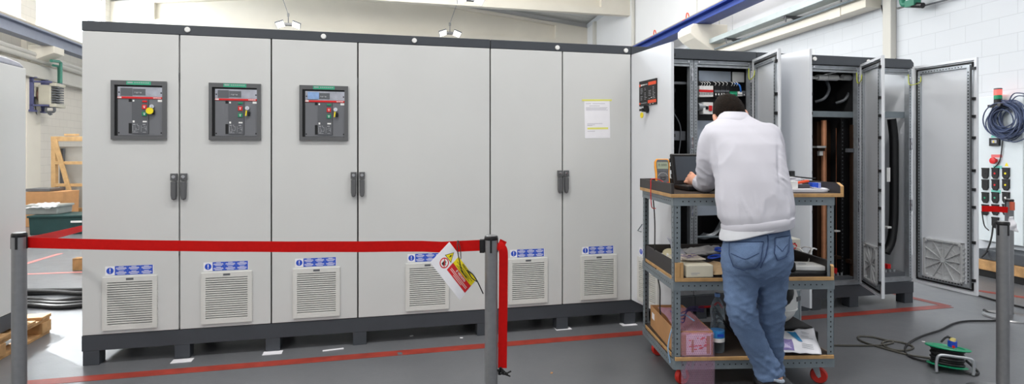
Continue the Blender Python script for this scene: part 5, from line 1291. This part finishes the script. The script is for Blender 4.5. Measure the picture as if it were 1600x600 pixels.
# wooden crate frame with a wrapped panel inside
Yc = 11.0
def cp(x, y): return at(x, y, Yc)
wc = thing('wooden_crate_frame', 'tall pine crate frame with a diagonal brace leaning near the left wall', 'crate', cp(83, 0)*Vector((1, 1, 0)) if False else (cp(83, 300).x, Yc, 0))
o0 = Vector((cp(83, 300).x, Yc, 0))
def bar(p0, p1, w_, th, y=0, name='batten'):
    a, b_ = at(p0[0], p0[1], Yc)-o0, at(p1[0], p1[1], Yc)-o0; d_ = b_-a; k = MB(); L = d_.length
    k.cbox((a+b_)/2+Vector((0, y, 0)), L, th, w_, Matrix.Rotation(-math.atan2(d_.z, d_.x), 3, 'Y')); return k.build(name, wood, wc, bevel=.004)
bar((85.5, 214), (85.5, 347), .085, .08); bar((82, 217), (160, 217), .09, .08, -.005); bar((89, 218), (122, 332), .085, .03, -.06)
bar((88, 254.5), (160, 254.5), .06, .03, -.03); bar((88, 289), (160, 289), .06, .03, -.03); bar((84, 330), (160, 330), .13, .08, -.005); bar((142, 214), (142, 347), .085, .08)
k = MB(Matrix.Translation(-o0)); a, b_ = at(94, 229, Yc+.14), at(155, 342, Yc+.14); k.box(a.x, b_.x, Yc+.12, Yc+.16, b_.z, a.z); k.build('grey_panel', mat('grey_panel', rgb(178, 178, 174), .4, var=.04), wc)
k = MB(Matrix.Translation(-o0)); 
for x in (96, 99): a = at(x, 232, Yc+.1); b_ = at(x, 340, Yc+.1); k.cyl(a, b_, .022, n=8)
k.build('steel_rod', slate, wc, smooth=True)
k = MB(Matrix.Translation(-o0)); a = at(110, 214, Yc); k.box(a.x-.1, a.x+.1, Yc-.03, Yc+.1, a.z+.02, a.z+.06); k.build('top_block', wood, wc, bevel=.004)
# left wall services (local frame: x = depth, -y = into the hall)
LF = left_frame(0)
def lwp(x, y, off=0.0):       # pixel -> left wall frame at an offset from the wall
    Y = (-7.91+off)/((x-CX)/F+.267); p_ = at(x, y, Y); return LF.inverted() @ p_
def ltube(pts, r_, off, m, name, label, cat, group=None, n=10):
    k = MB(LF); q_ = [lwp(x, y, off) for x, y in pts]; k.tube(q_, r_, n); return tag(k.build(name, m, smooth=True), label, cat, group)
ltube([(-30, 57), (60, 87), (150, 117)], .055, .25, concrete_grey, 'conduit_pipe', 'upper pale pipe running along the left wall above the heater', 'pipe', 'pipes along the left wall')
ltube([(-30, 66), (60, 93.5), (150, 121)], .07, .22, concrete_grey, 'conduit_pipe', 'lower pale pipe running along the left wall above the heater', 'pipe', 'pipes along the left wall')
k = MB(LF); a, b_ = lwp(-30, 78, .1), lwp(150, 128, .1); k.box(a.x, b_.x, -.16, -.03, 3.15, 3.45); k.box(a.x, b_.x, -.24, 0, 3.10, 3.16); o = k.build('wall_cable_duct', concrete_grey, bevel=.01); tag(o, 'wide pale cable duct on the left wall directly above the heater', 'duct')
k = MB(LF); k.box(lw(6), lw(18.2), -.62, -.36, 4.12, 4.16); k.box(lw(6), lw(18.2), -.51, -.47, 3.9, 4.12); k.box(lw(6), lw(18.2), -.62, -.36, 3.86, 3.9); k.mi = 1; k.box(lw(6), lw(18.2), -.53, -.45, 4.16, 4.23)
o = k.build('crane_rail', [mat('hazed_blue_paint', rgb(138, 144, 160), .5), tan]); tag(o, 'blue crane runway rail on the left wall under the bright windows', 'rail')  # rail's blue is paled: haze of the window glare put into its colour
k = MB(LF)
for Y in (9, 13.8, 17.6): k.prism([(0, 3.4), (0, 3.86), (-.64, 3.86), (-.64, 3.7)], lw(Y)-.25, lw(Y)+.25, 'x')
struct(k.build('trim_13', concrete, bevel=.01))
# unit heater
HXm = lwp(80, 150, .45).x
ht = thing('unit_heater', 'cream fan heater on blue steel brackets high on the left wall', 'heater', LF @ Vector((HXm, 0, 0)), LF.to_euler().z)
lz = lambda y: lwp(80, y, .45).z
k = MB(); k.box(-.22, .22, -.52, -.26, lz(165), lz(134)); k.build('heater_case', heater_paint, ht, bevel=.02)
k = MB(); k.lathe([(.2, 0), (.2, .03), (.15, .07), (.08, .09), (0, .09)], (0, -.26, (lz(165)+lz(134))/2), 24, (0, 1, 0)); k.build('fan_guard', mat('brown_guard', rgb(128, 96, 84), .5), ht, smooth=True)
k = MB()
for i in range(8): z = lz(163)+(lz(137)-lz(163))*i/7.; k.box(-.19, .19, -.62, -.52, z-.02, z+.012)
k.build('outlet_louvres', slate, ht)
k = MB(); k.box(-.24, .24, -.64, -.50, lz(136), lz(131)); k.build('outlet_frame', heater_paint, ht, bevel=.01); k = MB(); k.box(-.24, .24, -.64, -.50, lz(168), lz(163)); k.build('outlet_frame', heater_paint, ht, bevel=.01)
bm_ = mat('blue_grey_bracket', rgb(92, 96, 138), .5)
for x in (-.26, .26):
    k = MB(); k.box(x-.03, x+.03, -.19, -.12, lz(174), lz(122)); k.box(x-.03, x+.03, -.56, -.08, lz(130)-.02, lz(130)+.02); k.box(x-.03, x+.03, -.5, -.08, lz(166)-.02, lz(166)+.02); k.box(x-.07, x+.07, -.24, -.12, lz(124), lz(122)); k.box(x-.07, x+.07, -.24, -.12, lz(176), lz(173)); k.build('bracket', bm_, ht, bevel=.004)
k = MB(); k.tube(spline([(-.2, -.42, lz(166)), (-.2, -.42, lz(175)), (-.2, -.58, lz(175)), (-.2, -.58, lz(166))], 4), .03, 8); k.cyl((-.2, -.5, lz(174)), (-.2, -.5, lz(181)), .02, n=8); k.cyl((-.27, -.5, lz(179)), (-.12, -.5, lz(179)), .018, n=8); k.build('valve_pipe', slate, ht, smooth=True)
gp = mat('green_pipe_paint', rgb(74, 140, 122), .5)
k = MB(LF); k.tube([lwp(80, 95, .5), lwp(92, 96, .5), lwp(95, 98, .5), lwp(95, 130, .5)], .035, 10); k.tube([lwp(83, 102, .42), lwp(90, 103, .42), lwp(92, 106, .42), lwp(92, 130, .42)], .03, 10)
o = k.build('green_supply_pipe', gp, smooth=True); tag(o, 'pair of green pipes coming down to the cream heater', 'pipe')
k = MB(LF); a = lwp(43, 142, .0); k.box(a.x-.1, a.x+.1, -.2, -.12, a.z-.14, a.z+.1); o = k.build('switch_box', heater_paint, bevel=.01); tag(o, 'small cream switch box left of the heater on the wall pillar', 'switch box')
k = MB(LF); k.tube(spline([(a.x, -.14, a.z-.14), (a.x+.1, -.13, a.z-.5), (a.x+.5, -.02, a.z-.75)], 6), .012, 6); o = k.build('wall_cable', slate, smooth=True); tag(o, 'thin cord drooping from the small switch box towards the heater', 'cord')

# ------------------------------------------------------------------ right wall services
RF = right_frame(0)
def rwp(x, y, off=0.0):
    Y = (6.32-off)/((x-CX)/F+.153); return RF.inverted() @ at(x, y, Y)
k = MB(RF); A0, A1 = rw(3.5), rw(21.8)
k.box(A0, A1, .40, .66, 4.16, 4.20); k.box(A0, A1, .51, .55, 4.02, 4.16); k.box(A0, A1, .36, .70, 3.98, 4.02)
o = k.build('crane_beam', blueb, bevel=.004); tag(o, 'long blue crane runway beam along the white right wall', 'beam')
k = MB(RF); k.box(A0, A1, .49, .57, 4.20, 4.27)
o = k.build('crane_rail', tan, bevel=.006); tag(o, 'tan crane rail lying on the long blue beam', 'rail')
for i, x in enumerate((1023, 1074, 1140)):
    k = MB(RF); a = rwp(x, 20, .53); k.box(a.x-.06, a.x+.06, .44, .62, 4.201, 4.23); k.tube(spline([(a.x-.1, .53, 4.27), (a.x-.05, .53, 4.36), (a.x+.02, .53, 4.38), (a.x+.06, .53, 4.27)], 4), .012, 6)
    o = k.build('rail_clip', redorange, smooth=True); tag(o, ['orange rail clip on the crane rail nearest the row corner', 'orange rail clip on the crane rail above the white bracket', 'orange rail clip on the crane rail at the top picture edge'][i], 'clip', 'orange clips on the crane rail')
k = MB(RF); a = rwp(1106, 60, .3); w_ = .3
k.prism([(0, 3.50), (0, 3.978), (.76, 3.978), (.84, 3.90), (.84, 3.78), (.74, 3.68), (.2, 3.34)], a.x-w_, a.x+w_, 'x'); struct(k.build('trim_14', concrete, bevel=.02))
k = MB(RF)
for x in (1090.5, 1125.5): q_ = rwp(x, 20); k.box(q_.x-.02, q_.x+.02, .02, .026, 3.5, 6)
struct(k.build('trim_15', concrete_grey))
ctm = mat('tray_zinc', rgb(186, 196, 198), .45, .35, var=.06)
ct = thing('cable_tray', 'galvanised cable tray with hanging brackets on the right wall', 'cable tray', RF @ Vector((rw(7), .3, 3.57)), RF.to_euler().z)
Lx = rw(21.5)-rw(7)
k = MB(); k.box(0, Lx, .118, .12, 0, .095); k.box(0, Lx, -.12, -.118, 0, .095); k.box(0, Lx, -.12, .12, 0, .004); k.build('channel', ctm, ct)
for i, Y in enumerate((8.3, 9.55, 11.4, 13.5, 16)):
    k = MB(); x = rw(Y)-rw(7); k.box(x-.03, x+.03, -.28, .1, -.03, 0); k.prism([(-.28, -.03), (-.28, -.16), (-.05, -.03)], x-.015, x+.015, 'x'); k.cyl((x-.06, .09, -.11), (x-.06, .09, -.01), .012, n=8); k.build('tray_bracket', slate, ct)
k = MB(RF); k.cyl((rw(7), .30, 3.46), (rw(21.5), .30, 3.46), .018, n=10); o = k.build('conduit_rod', steelgrey, smooth=True); tag(o, 'thin grey conduit running just under the galvanised cable tray', 'conduit')
k = MB(RF); 
for x, y in ((1304, 19),): a = rwp(x, y, .26); k.box(a.x-.12, a.x+.12, .25, .262, a.z-.09, a.z+.06)
o = k.build('junction_cover', concrete, bevel=.01); tag(o, 'square pale cover plate on the concrete beam below the cable tray', 'cover')
k = MB(RF); q_ = [rwp(x, y, .012) for x, y in ((1377, 8), (1383, 38), (1390, 60), (1396, 80), (1400, 93), (1408, 110))]; k.tube(spline(q_, 6), .006, 6); o = k.build('wall_wire', cable, smooth=True); tag(o, 'thin dark wire hanging down the white wall beside the corner pipe', 'wire')
k = MB(RF); q_ = [rwp(x, y, .2) for x, y in ((1410, -14), (1410, 2), (1413, 7), (1425, 5), (1430, -6))]; k.tube(spline(q_, 5), .035, 10)
a = rwp(1426, 5, .2); k.cbox(a, .14, .1, .08); o = k.build('green_clamp', mat('clamp_green', rgb(30, 116, 92), .5), smooth=True); tag(o, 'green pipe bracket high on the white block wall', 'bracket')
k = MB(RF); a, b_ = rwp(1426, 8, .2), rwp(1442, 8.5, .2); k.cyl(a, b_, .035, n=12); k.cbox(rwp(1415, 9.5, .2), .25, .03, .02); o = k.build('black_nozzle', black, smooth=True); tag(o, 'black nozzle attached to the green bracket high on the wall', 'nozzle')
k = MB(RF); k.tube([rwp(1443, 9, .06), rwp(1470, 2, .06), rwp(1500, -6, .06)], .012, 8); o = k.build('grey_hose', slate, smooth=True); tag(o, 'thin grey hose running up the wall from the black nozzle', 'hose')
# test panel
def rp(x, y, off=.1): return rwp(x, y, off)
a, b_ = rp(1520, 153), rp(1598.5, 385)
tp = thing('socket_board', 'white wall panel with rows of black sockets and an emergency button', 'panel', RF @ Vector((b_.x, 0, b_.z)), RF.to_euler().z)
PX = lambda x, y, off=.1: (rp(x, y, off).x-b_.x, rp(x, y, off).z-b_.z)
k = MB(); k.box(0, a.x-b_.x, .02, .1, 0, a.z-b_.z); k.build('board', mat('panel_white', rgb(216, 224, 228), .4, var=.02), tp, bevel=.004)
cols = {0: (black, redp, yellow), 1: (black, redp, yellow), 2: (green, sgreen, white), 3: (sgreen, black, yellow), 4: (None, black, None)}
for r_, y in enumerate((271, 289, 309, 328, 348)):
    for c_, x in enumerate((1540.6, 1556.3, 1573)):
        if cols[r_][c_] is None: continue
        u, v = PX(x, y); k = MB(); wv, hv = .037, .058
        k.prism([(u-wv, v+hv), (u+wv, v+hv), (u+wv, v-hv*.5), (u+wv*.5, v-hv), (u-wv*.5, v-hv), (u-wv, v-hv*.5)], .1, .116); k.mi = 1; k.cyl((u, .116, v), (u, .120, v), .011, n=12)
        k.mi = 0; k.box(u-wv-.002, u+wv+.002, .1, .118, v+hv-.012, v+hv+.004); k.build('socket', [black, cols[r_][c_]], tp, bevel=.002)
u, v = PX(1556, 251); k = MB(); k.lathe([(.0, 0), (.022, 0), (.022, .02), (.036, .03), (.034, .045), (0, .05)], (u, .1, v), 20, (0, 1, 0)); k.build('emergency_button', redp, tp, smooth=True)
def rlabel(x0, x1, y0, y1, m, name):
    (u0, v0), (u1, v1) = PX(x0, y1), PX(x1, y0); k = MB(); k.box(u1, u0, .1, .1012, v0, v1); k.build(name, m, tp)
tealm = mat('teal_label', rgb(120, 204, 190), .5)
rlabel(1549, 1566, 241.5, 246, mat('red_label', rgb(222, 110, 110), .5), 'red_label'); rlabel(1552, 1566, 259, 263.5, tealm, 'teal_label'); rlabel(1549, 1564, 297, 301.5, tealm, 'teal_label'); rlabel(1549, 1566, 211, 215, tealm, 'teal_label')
(u, v), s_ = PX(1573, 257), .022; k = MB(); k.prism([(u-s_, v-s_*.8), (u+s_, v-s_*.8), (u, v+s_)], .1, .1012); k.build('warning_triangle', yellow, tp)
(u0, v0), (u1, v1) = PX(1548.5, 228), PX(1563.5, 215.5); k = MB(); k.box(u1, u0, .1, .125, v0, v1); k.mi = 1; k.box(u1+.02, u0-.03, .125, .127, v0+.03, v1-.02); k.mi = 2; k.box((u0+u1)/2-.006, (u0+u1)/2+.006, .127, .129, v0+.035, v0+.055); k.build('power_meter', [black, silver, yellow], tp)
k = MB(); pts = [PX(1569, 214), PX(1564, 250), PX(1555, 262)]; k.tube(spline([(p_[0], .112, p_[1]) for p_ in pts], 6), .005, 6); k.build('panel_wire', cable, tp, smooth=True)
# signal tower
u, v = PX(1567, 163); st = thing('signal_tower', 'signal light with lit red top over a green segment on the wall panel', 'signal light', RF @ Vector((rp(1567, 163).x, .16, rp(1567, 163).z)), 0)
for z0, z1, m, nm, r_ in ((0, .055, black, 'base', .036), (.055, .10, green, 'green_segment', .036), (.10, .155, led_red, 'red_lamp', .037), (.155, .172, charcoal, 'cap', .037)):
    k = MB(); k.lathe([(0, z0), (r_, z0), (r_, z1-.004), (r_-.004, z1), (0, z1)], (0, 0, 0), 20); k.build(nm, m, st, smooth=True)
k = MB(); k.box(-.03, .03, -.02, .1, -.03, 0); k.build('bracket', black, st)
# coil of cable
cc = rwp(1571, 186, .2); rr = random.Random(17); k = MB(RF)
for i in range(30):
    q_ = Vector((cc.x+rr.uniform(-.05, .05), .13+.1*rr.random(), cc.z+rr.uniform(-.035, .035))); r_ = rr.uniform(.10, .195)
    k.torus(q_, r_, .0065, 30, 6, (rr.uniform(-.12, .12), 1, rr.uniform(-.12, .12)), rr.uniform(.9, 1.12), rr.uniform(.9, 1.1))
for p_ in ([(1560, 165), (1548, 180), (1552, 200), (1566, 214)], [(1578, 160), (1590, 150), (1610, 152)], [(1575, 162), (1585, 146), (1612, 148)], [(1570, 214), (1585, 222), (1612, 212)]):
    k.tube(spline([rwp(x, y, .2) for x, y in p_], 6), .006, 6)
o = k.build('cable_coil', mat('blue_grey_cable', rgb(66, 78, 108), .5, var=.2), smooth=True); tag(o, 'tangled coil of blue-grey cable hanging on the wall panel', 'cable coil')
k = MB(RF); k.cyl((cc.x, .1, cc.z+.13), (cc.x, .28, cc.z+.15), .02, n=10); k.cbox((cc.x, .13, cc.z+.15), .06, .06, .06); o = k.build('coil_hook', black, smooth=True); tag(o, 'black hook carrying the coil of blue-grey cable', 'hook')
# base under the panel
k = MB(RF); a, b_ = rwp(1532, 390, .3), rwp(1625, 390, .3); k.box(b_.x, a.x, .02, .32, .18, .29); o = k.build('dark_base_box', anth, bevel=.006); tag(o, 'dark metal box under the white wall panel', 'box')
k = MB(RF); k.box(b_.x, a.x, .02, .36, .075, .178); o = k.build('wooden_beam', pallet, bevel=.006); tag(o, 'wooden beam below the dark box at the wall panel', 'beam')
k = MB(RF); k.box(b_.x, a.x, .04, .34, 0, .073); o = k.build('dark_skid', rubber, bevel=.006); tag(o, 'dark skid on the floor beneath the wooden beam', 'skid')
k = MB(RF); k.tube(spline([rwp(1552, 350, .14), rwp(1549, 372, .2), rwp(1542, 392, .33), rwp(1534, 402, .4)], 6), .008, 6); k.tube(spline([rwp(1534, 330, .14), rwp(1538, 352, .14), rwp(1545, 360, .14)], 5), .006, 6); o = k.build('socket_cable', cable, smooth=True); tag(o, 'black cable hanging from the lowest socket of the wall panel', 'cable')

# ------------------------------------------------------------------ floor cords, reel, scraps
def cord(pts, r_, label, m=cable, name='floor_cable', n=8):
    q_ = [ground(x, y) for x, y in pts]
    for v_ in q_: v_.z = r_+.0005
    k = MB(); k.tube(spline(q_, n), r_, 8); return tag(k.build(name, m, smooth=True), label, 'cable')
gcab = mat('olive_cable', rgb(74, 72, 66), .55, var=.12)
cord([(1395, 432), (1425, 437), (1470, 450), (1520, 461), (1560, 472), (1600, 482), (1640, 490)], .008, 'black cable on the floor coming from under the wide open cabinet door')
cord([(1296, 541), (1330, 541.5), (1372, 541), (1395, 537), (1388, 534), (1378, 538), (1392, 547), (1415, 549), (1427, 544), (1410, 537), (1385, 533), (1362, 528), (1343, 527), (1341, 531), (1352, 537), (1375, 544), (1400, 551), (1425, 557), (1460, 562)], .0065, 'olive cord looped on the floor before the cable reel', gcab)
cord([(1462, 568), (1440, 565), (1420, 558), (1414, 548), (1420, 538), (1440, 527), (1470, 517), (1490, 507), (1512, 503), (1550, 502.5), (1600, 500.5), (1650, 499)], .0068, 'dark cord running from the cable reel back past the barrier post')
cord([(1538, 487), (1544, 491), (1556, 494)], .012, 'short thick dark cable stub beside the round post base')
rp0 = ground(1488, 583); rl = thing('cable_reel', 'green cable reel with silver handle lying on the grey floor', 'cable reel', rp0, R(-16))
TL = Matrix.Rotation(R(4), 4, 'Y') @ Matrix.Rotation(R(-8), 4, 'X')
k = MB(Matrix.Translation((0, .07, .02)) @ TL); k.lathe([(0, 0), (.10, 0), (.105, .004), (.10, .008), (0, .008)], (0, 0, 0), 32); k.build('flange', green, rl, smooth=True)
k = MB(Matrix.Translation((0, .07, .125)) @ TL); k.lathe([(0, 0), (.112, 0), (.117, .005), (.112, .010), (.085, .010), (.08, .004), (0, .004)], (.012, .02, 0), 32); k.build('flange', green, rl, smooth=True)
k = MB(Matrix.Translation((0, .07, .024)) @ TL); k.cyl((0, 0, 0), (0, 0, .1), .045, n=20)
for i in range(7): k.torus((0, 0, .014+.0135*i), .082-.006*(i % 2), .0075, 30, 6)
k.build('wound_cable', cable, rl, smooth=True)
k = MB(); k.tube(spline([(-.092, -.03, .012), (-.094, -.032, .06), (-.086, -.036, .104), (-.06, -.038, .115), (0, -.038, .112), (.06, -.038, .108), (.088, -.036, .096), (.096, -.032, .05), (.094, -.03, .0095)], 6), .008, 10); k.build('handle', mat('silver_paint', rgb(186, 190, 196), .35, .5, var=.03), rl, smooth=True)
k = MB(Matrix.Translation((.03, .075, .138))); k.cyl((0, 0, 0), (0, 0, .034), .024, n=16); k.mi = 1; k.cyl((-.004, -.022, .006), (-.004, -.027, .006), .008, n=10); k.build('blue_socket', [mat('socket_blue', rgb(36, 70, 190), .4), redp], rl, smooth=True)
k = MB(Matrix.Translation((.03, .075, .172))); k.cyl((0, 0, 0), (.004, 0, .018), .018, .014, 14); k.build('plug', mat('plug_beige', rgb(206, 190, 120), .5), rl, smooth=True)
k = MB(); k.tube(spline([(.028, .078, .188), (.0, .08, .19), (-.03, .075, .16)], 6), .006, 8); k.build('plug_cord', cable, rl, smooth=True); k = MB(); k.tube(spline([(.06, .0, .012), (.10, -.02, .01), (.14, .02, .01), (.13, .06, .03), (.10, .08, .06)], 6), .0075, 8); k.build('loose_cord', cable, rl, smooth=True)
# shims and scraps
for (x, y), lab in (((283, 565.5), 'white paper shim under the plinth foot below the first breaker cabinets'), ((425, 553), 'white paper shim under the plinth foot below the third vent'), ((880, 514.5), 'white paper shim under the plinth foot right of the middle post'), ((983, 508), 'white paper shim under the plinth foot near the trolley')):
    p = ground(x, y); k = MB(Matrix.Translation(p) @ Matrix.Rotation(TH, 4, 'Z')); k.box(-.058, .062, -.016, .05, 0, .003)
    tag(k.build('paper_shim', whitep), lab, 'shim', 'paper shims under the plinth feet')
a, b_ = ground(504, 549), ground(537, 545); k = MB(); k.ribbon([a+Vector((0, 0, .003)), b_+Vector((0, 0, .003))], .018, .002, (-.2, 1, 0)); o = k.build('white_strip', whitep); tag(o, 'white strip lying on the floor between two plinth feet', 'strip')
for i, (x, y, s_) in enumerate(((721, 528, .012), (643, 525, .014), (862, 583, .012), (625, 553, .03), (1443, 534, .012), (1481, 525, .008))):
    p = ground(x, y); k = MB(); k.cbox(p+Vector((0, 0, .0015)), s_*1.6, s_, .003, Matrix.Rotation(R(37*i), 3, 'Z')); o = k.build('floor_scrap', [whitep, whitep, card, slate, white, slate][i])
    tag(o, ['tiny pale scrap under the row behind the middle post', 'small white scrap on the floor under the wide cabinet', 'tiny brown scrap on the floor right of the middle post', 'grey grit patch on the red floor line', 'small white scrap between cords on the floor', 'tiny dark scrap on the floor above the cable reel'][i], 'scrap')

# ------------------------------------------------------------------ hanging floodlights, the hall's lamps and added fill lights
def flood(x, y, Y, label, energy=60, wire=(8, -40)):
    p = at(x, y, Y); t = thing('hanging_floodlight', label, 'lamp', p, TH, 'twin floodlights hanging from the girder')
    k = MB(); k.box(-.1, .1, -.07, .07, 0, .06); k.cyl((0, 0, .06), (0, 0, .26), .012, n=8); k.cbox((0, 0, .28), .05, .03, .09); k.build('driver_box', charcoal, t, bevel=.006)
    for s_ in (-1, 1):
        M_ = Matrix.Translation((s_*.2, 0, .03)) @ Matrix.Rotation(R(s_*20), 4, 'Y') @ Matrix.Rotation(R(-30), 4, 'X')
        k = MB(M_); k.box(-.11, .11, -.11, .11, -.02, .02); hd = k.build('lamp_head', slate, t, bevel=.008)
        k = MB(M_); k.box(-.095, .095, -.095, .095, -.024, -.0205); k.build('lamp_panel', lampm, t)
    k = MB(); e = at(x+wire[0], y+wire[1], Y)-p; k.tube([(0, 0, .3), tuple(Matrix.Rotation(-TH, 3, 'Z') @ e)], .008, 6); k.build('suspension_wire', slate, t)
flood(450.5, 40, 15.1, 'twin floodlight hanging left, above the seam of the second and third cabinets', wire=(-10, -45))
flood(703, 53.5, 16.2, 'twin floodlight hanging from a slanting wire above the wide cabinet', wire=(10, -45))
flood(735, 1.5, 13.0, 'twin floodlight cut by the top picture edge', wire=(4, -40))

def area(name, loc, rot, sx, sy, power, col=(1, 1, 1)):
    l = bpy.data.lights.new(name, 'AREA'); l.shape = 'RECTANGLE'; l.size = sx; l.size_y = sy; l.energy = power; l.color = col
    o = bpy.data.objects.new(name, l); C.objects.link(o); o.location = loc; o.rotation_euler = rot; return o
# rows of fluorescent lamps under the roof, running along the hall
for i, (x, y) in enumerate(((-7, 1.5), (-1, 1.5), (3.2, 2.5), (-7, 8), (-1.5, 9), (2.4, 10))):
    area('ceiling_lamp', (x, y, 5.9), (0, 0, TH), 2.6, .5, 120, (1, .98, .96))
def fill_point(x, y, z, power, r_=.25):  # added point light, kept out of view, brightening ceiling and walls
    l = bpy.data.lights.new('fill_light', 'POINT'); l.energy = power; l.shadow_soft_size = r_; l.color = (1, .98, .95)
    o = bpy.data.objects.new('fill_light', l); C.objects.link(o); o.location = (x, y, z)
for x, y, z, e_ in ((-5.5, 11.5, 5.0, 420), (-1.0, 12.5, 5.0, 260), (-9, 6.5, 5.0, 230), (1.2, 2.5, 4.9, 60), (-3, -1.5, 4.6, 260)): fill_point(x, y, z, e_)
# daylight standing in the window openings of the left wall
for a, b in wins:
    m_ = LF @ Vector((lw((a+b)/2), .28, (WZ0+WZ1)/2))
    o = area('window_daylight', m_, (0, 0, 0), lw(b)-lw(a), WZ1-WZ0, 85*(b-a), (.97, .99, 1))
    o.rotation_euler = Matrix((( LF.to_3x3() @ Vector((-1, 0, 0))), Vector((0, 0, 1)), (LF.to_3x3() @ Vector((0, 1, 0))))).transposed().to_euler()

# low sun through the added first window of the left wall
sl = bpy.data.lights.new('sun', 'SUN'); sl.energy = 16.0; sl.angle = R(1.0); sl.color = (1, .97, .92)
so_ = bpy.data.objects.new('sun', sl); C.objects.link(so_); so_.location = (-30, 20, 20)
so_.rotation_euler = Vector((.85, -.527, -math.tan(R(32.5)))).to_track_quat('-Z', 'Y').to_euler()
# daylight: sky brightest towards the windows on the left
wd = bpy.data.worlds.new('sky'); bpy.context.scene.world = wd; wd.use_nodes = True
nt = wd.node_tree; bg = nt.nodes['Background']; tc = nt.nodes.new('ShaderNodeTexCoord')
dt = nt.nodes.new('ShaderNodeVectorMath'); dt.operation = 'DOT_PRODUCT'; nt.links.new(tc.outputs['Generated'], dt.inputs[0])
dt.inputs[1].default_value = Vector((-.70, .62, .36)).normalized()
mx = nt.nodes.new('ShaderNodeMath'); mx.operation = 'MAXIMUM'; mx.inputs[1].default_value = 0; nt.links.new(dt.outputs['Value'], mx.inputs[0])
pw = nt.nodes.new('ShaderNodeMath'); pw.operation = 'POWER'; pw.inputs[1].default_value = 6; nt.links.new(mx.outputs[0], pw.inputs[0])
ma = nt.nodes.new('ShaderNodeMath'); ma.operation = 'MULTIPLY_ADD'; ma.inputs[1].default_value = 12.0; ma.inputs[2].default_value = .75; nt.links.new(pw.outputs[0], ma.inputs[0])
sx_ = nt.nodes.new('ShaderNodeSeparateXYZ'); nt.links.new(tc.outputs['Generated'], sx_.inputs[0])
gr = nt.nodes.new('ShaderNodeMapRange'); gr.inputs['From Min'].default_value = -.08; gr.inputs['From Max'].default_value = .05; gr.inputs['To Min'].default_value = .2; nt.links.new(sx_.outputs['Z'], gr.inputs['Value'])
mg = nt.nodes.new('ShaderNodeMath'); mg.operation = 'MULTIPLY'; nt.links.new(ma.outputs[0], mg.inputs[0]); nt.links.new(gr.outputs[0], mg.inputs[1])
nt.links.new(mg.outputs[0], bg.inputs['Strength']); bg.inputs['Color'].default_value = (.93, .97, 1, 1)

cam = bpy.data.cameras.new('camera'); co = bpy.data.objects.new('camera', cam); C.objects.link(co)
co.location = (0, 0, EYE); co.rotation_euler = (R(90), 0, 0)
cam.sensor_width = 36; cam.lens = 36*F/1600; cam.shift_y = -(300-HY)/1600; cam.clip_start = .05
sc = bpy.context.scene; sc.camera = co
sc.view_settings.view_transform = 'Standard'; sc.view_settings.look = 'None'; sc.view_settings.gamma = 1; sc.view_settings.exposure = 0.11
try: sc.view_settings.use_curve_mapping = False
except Exception: pass
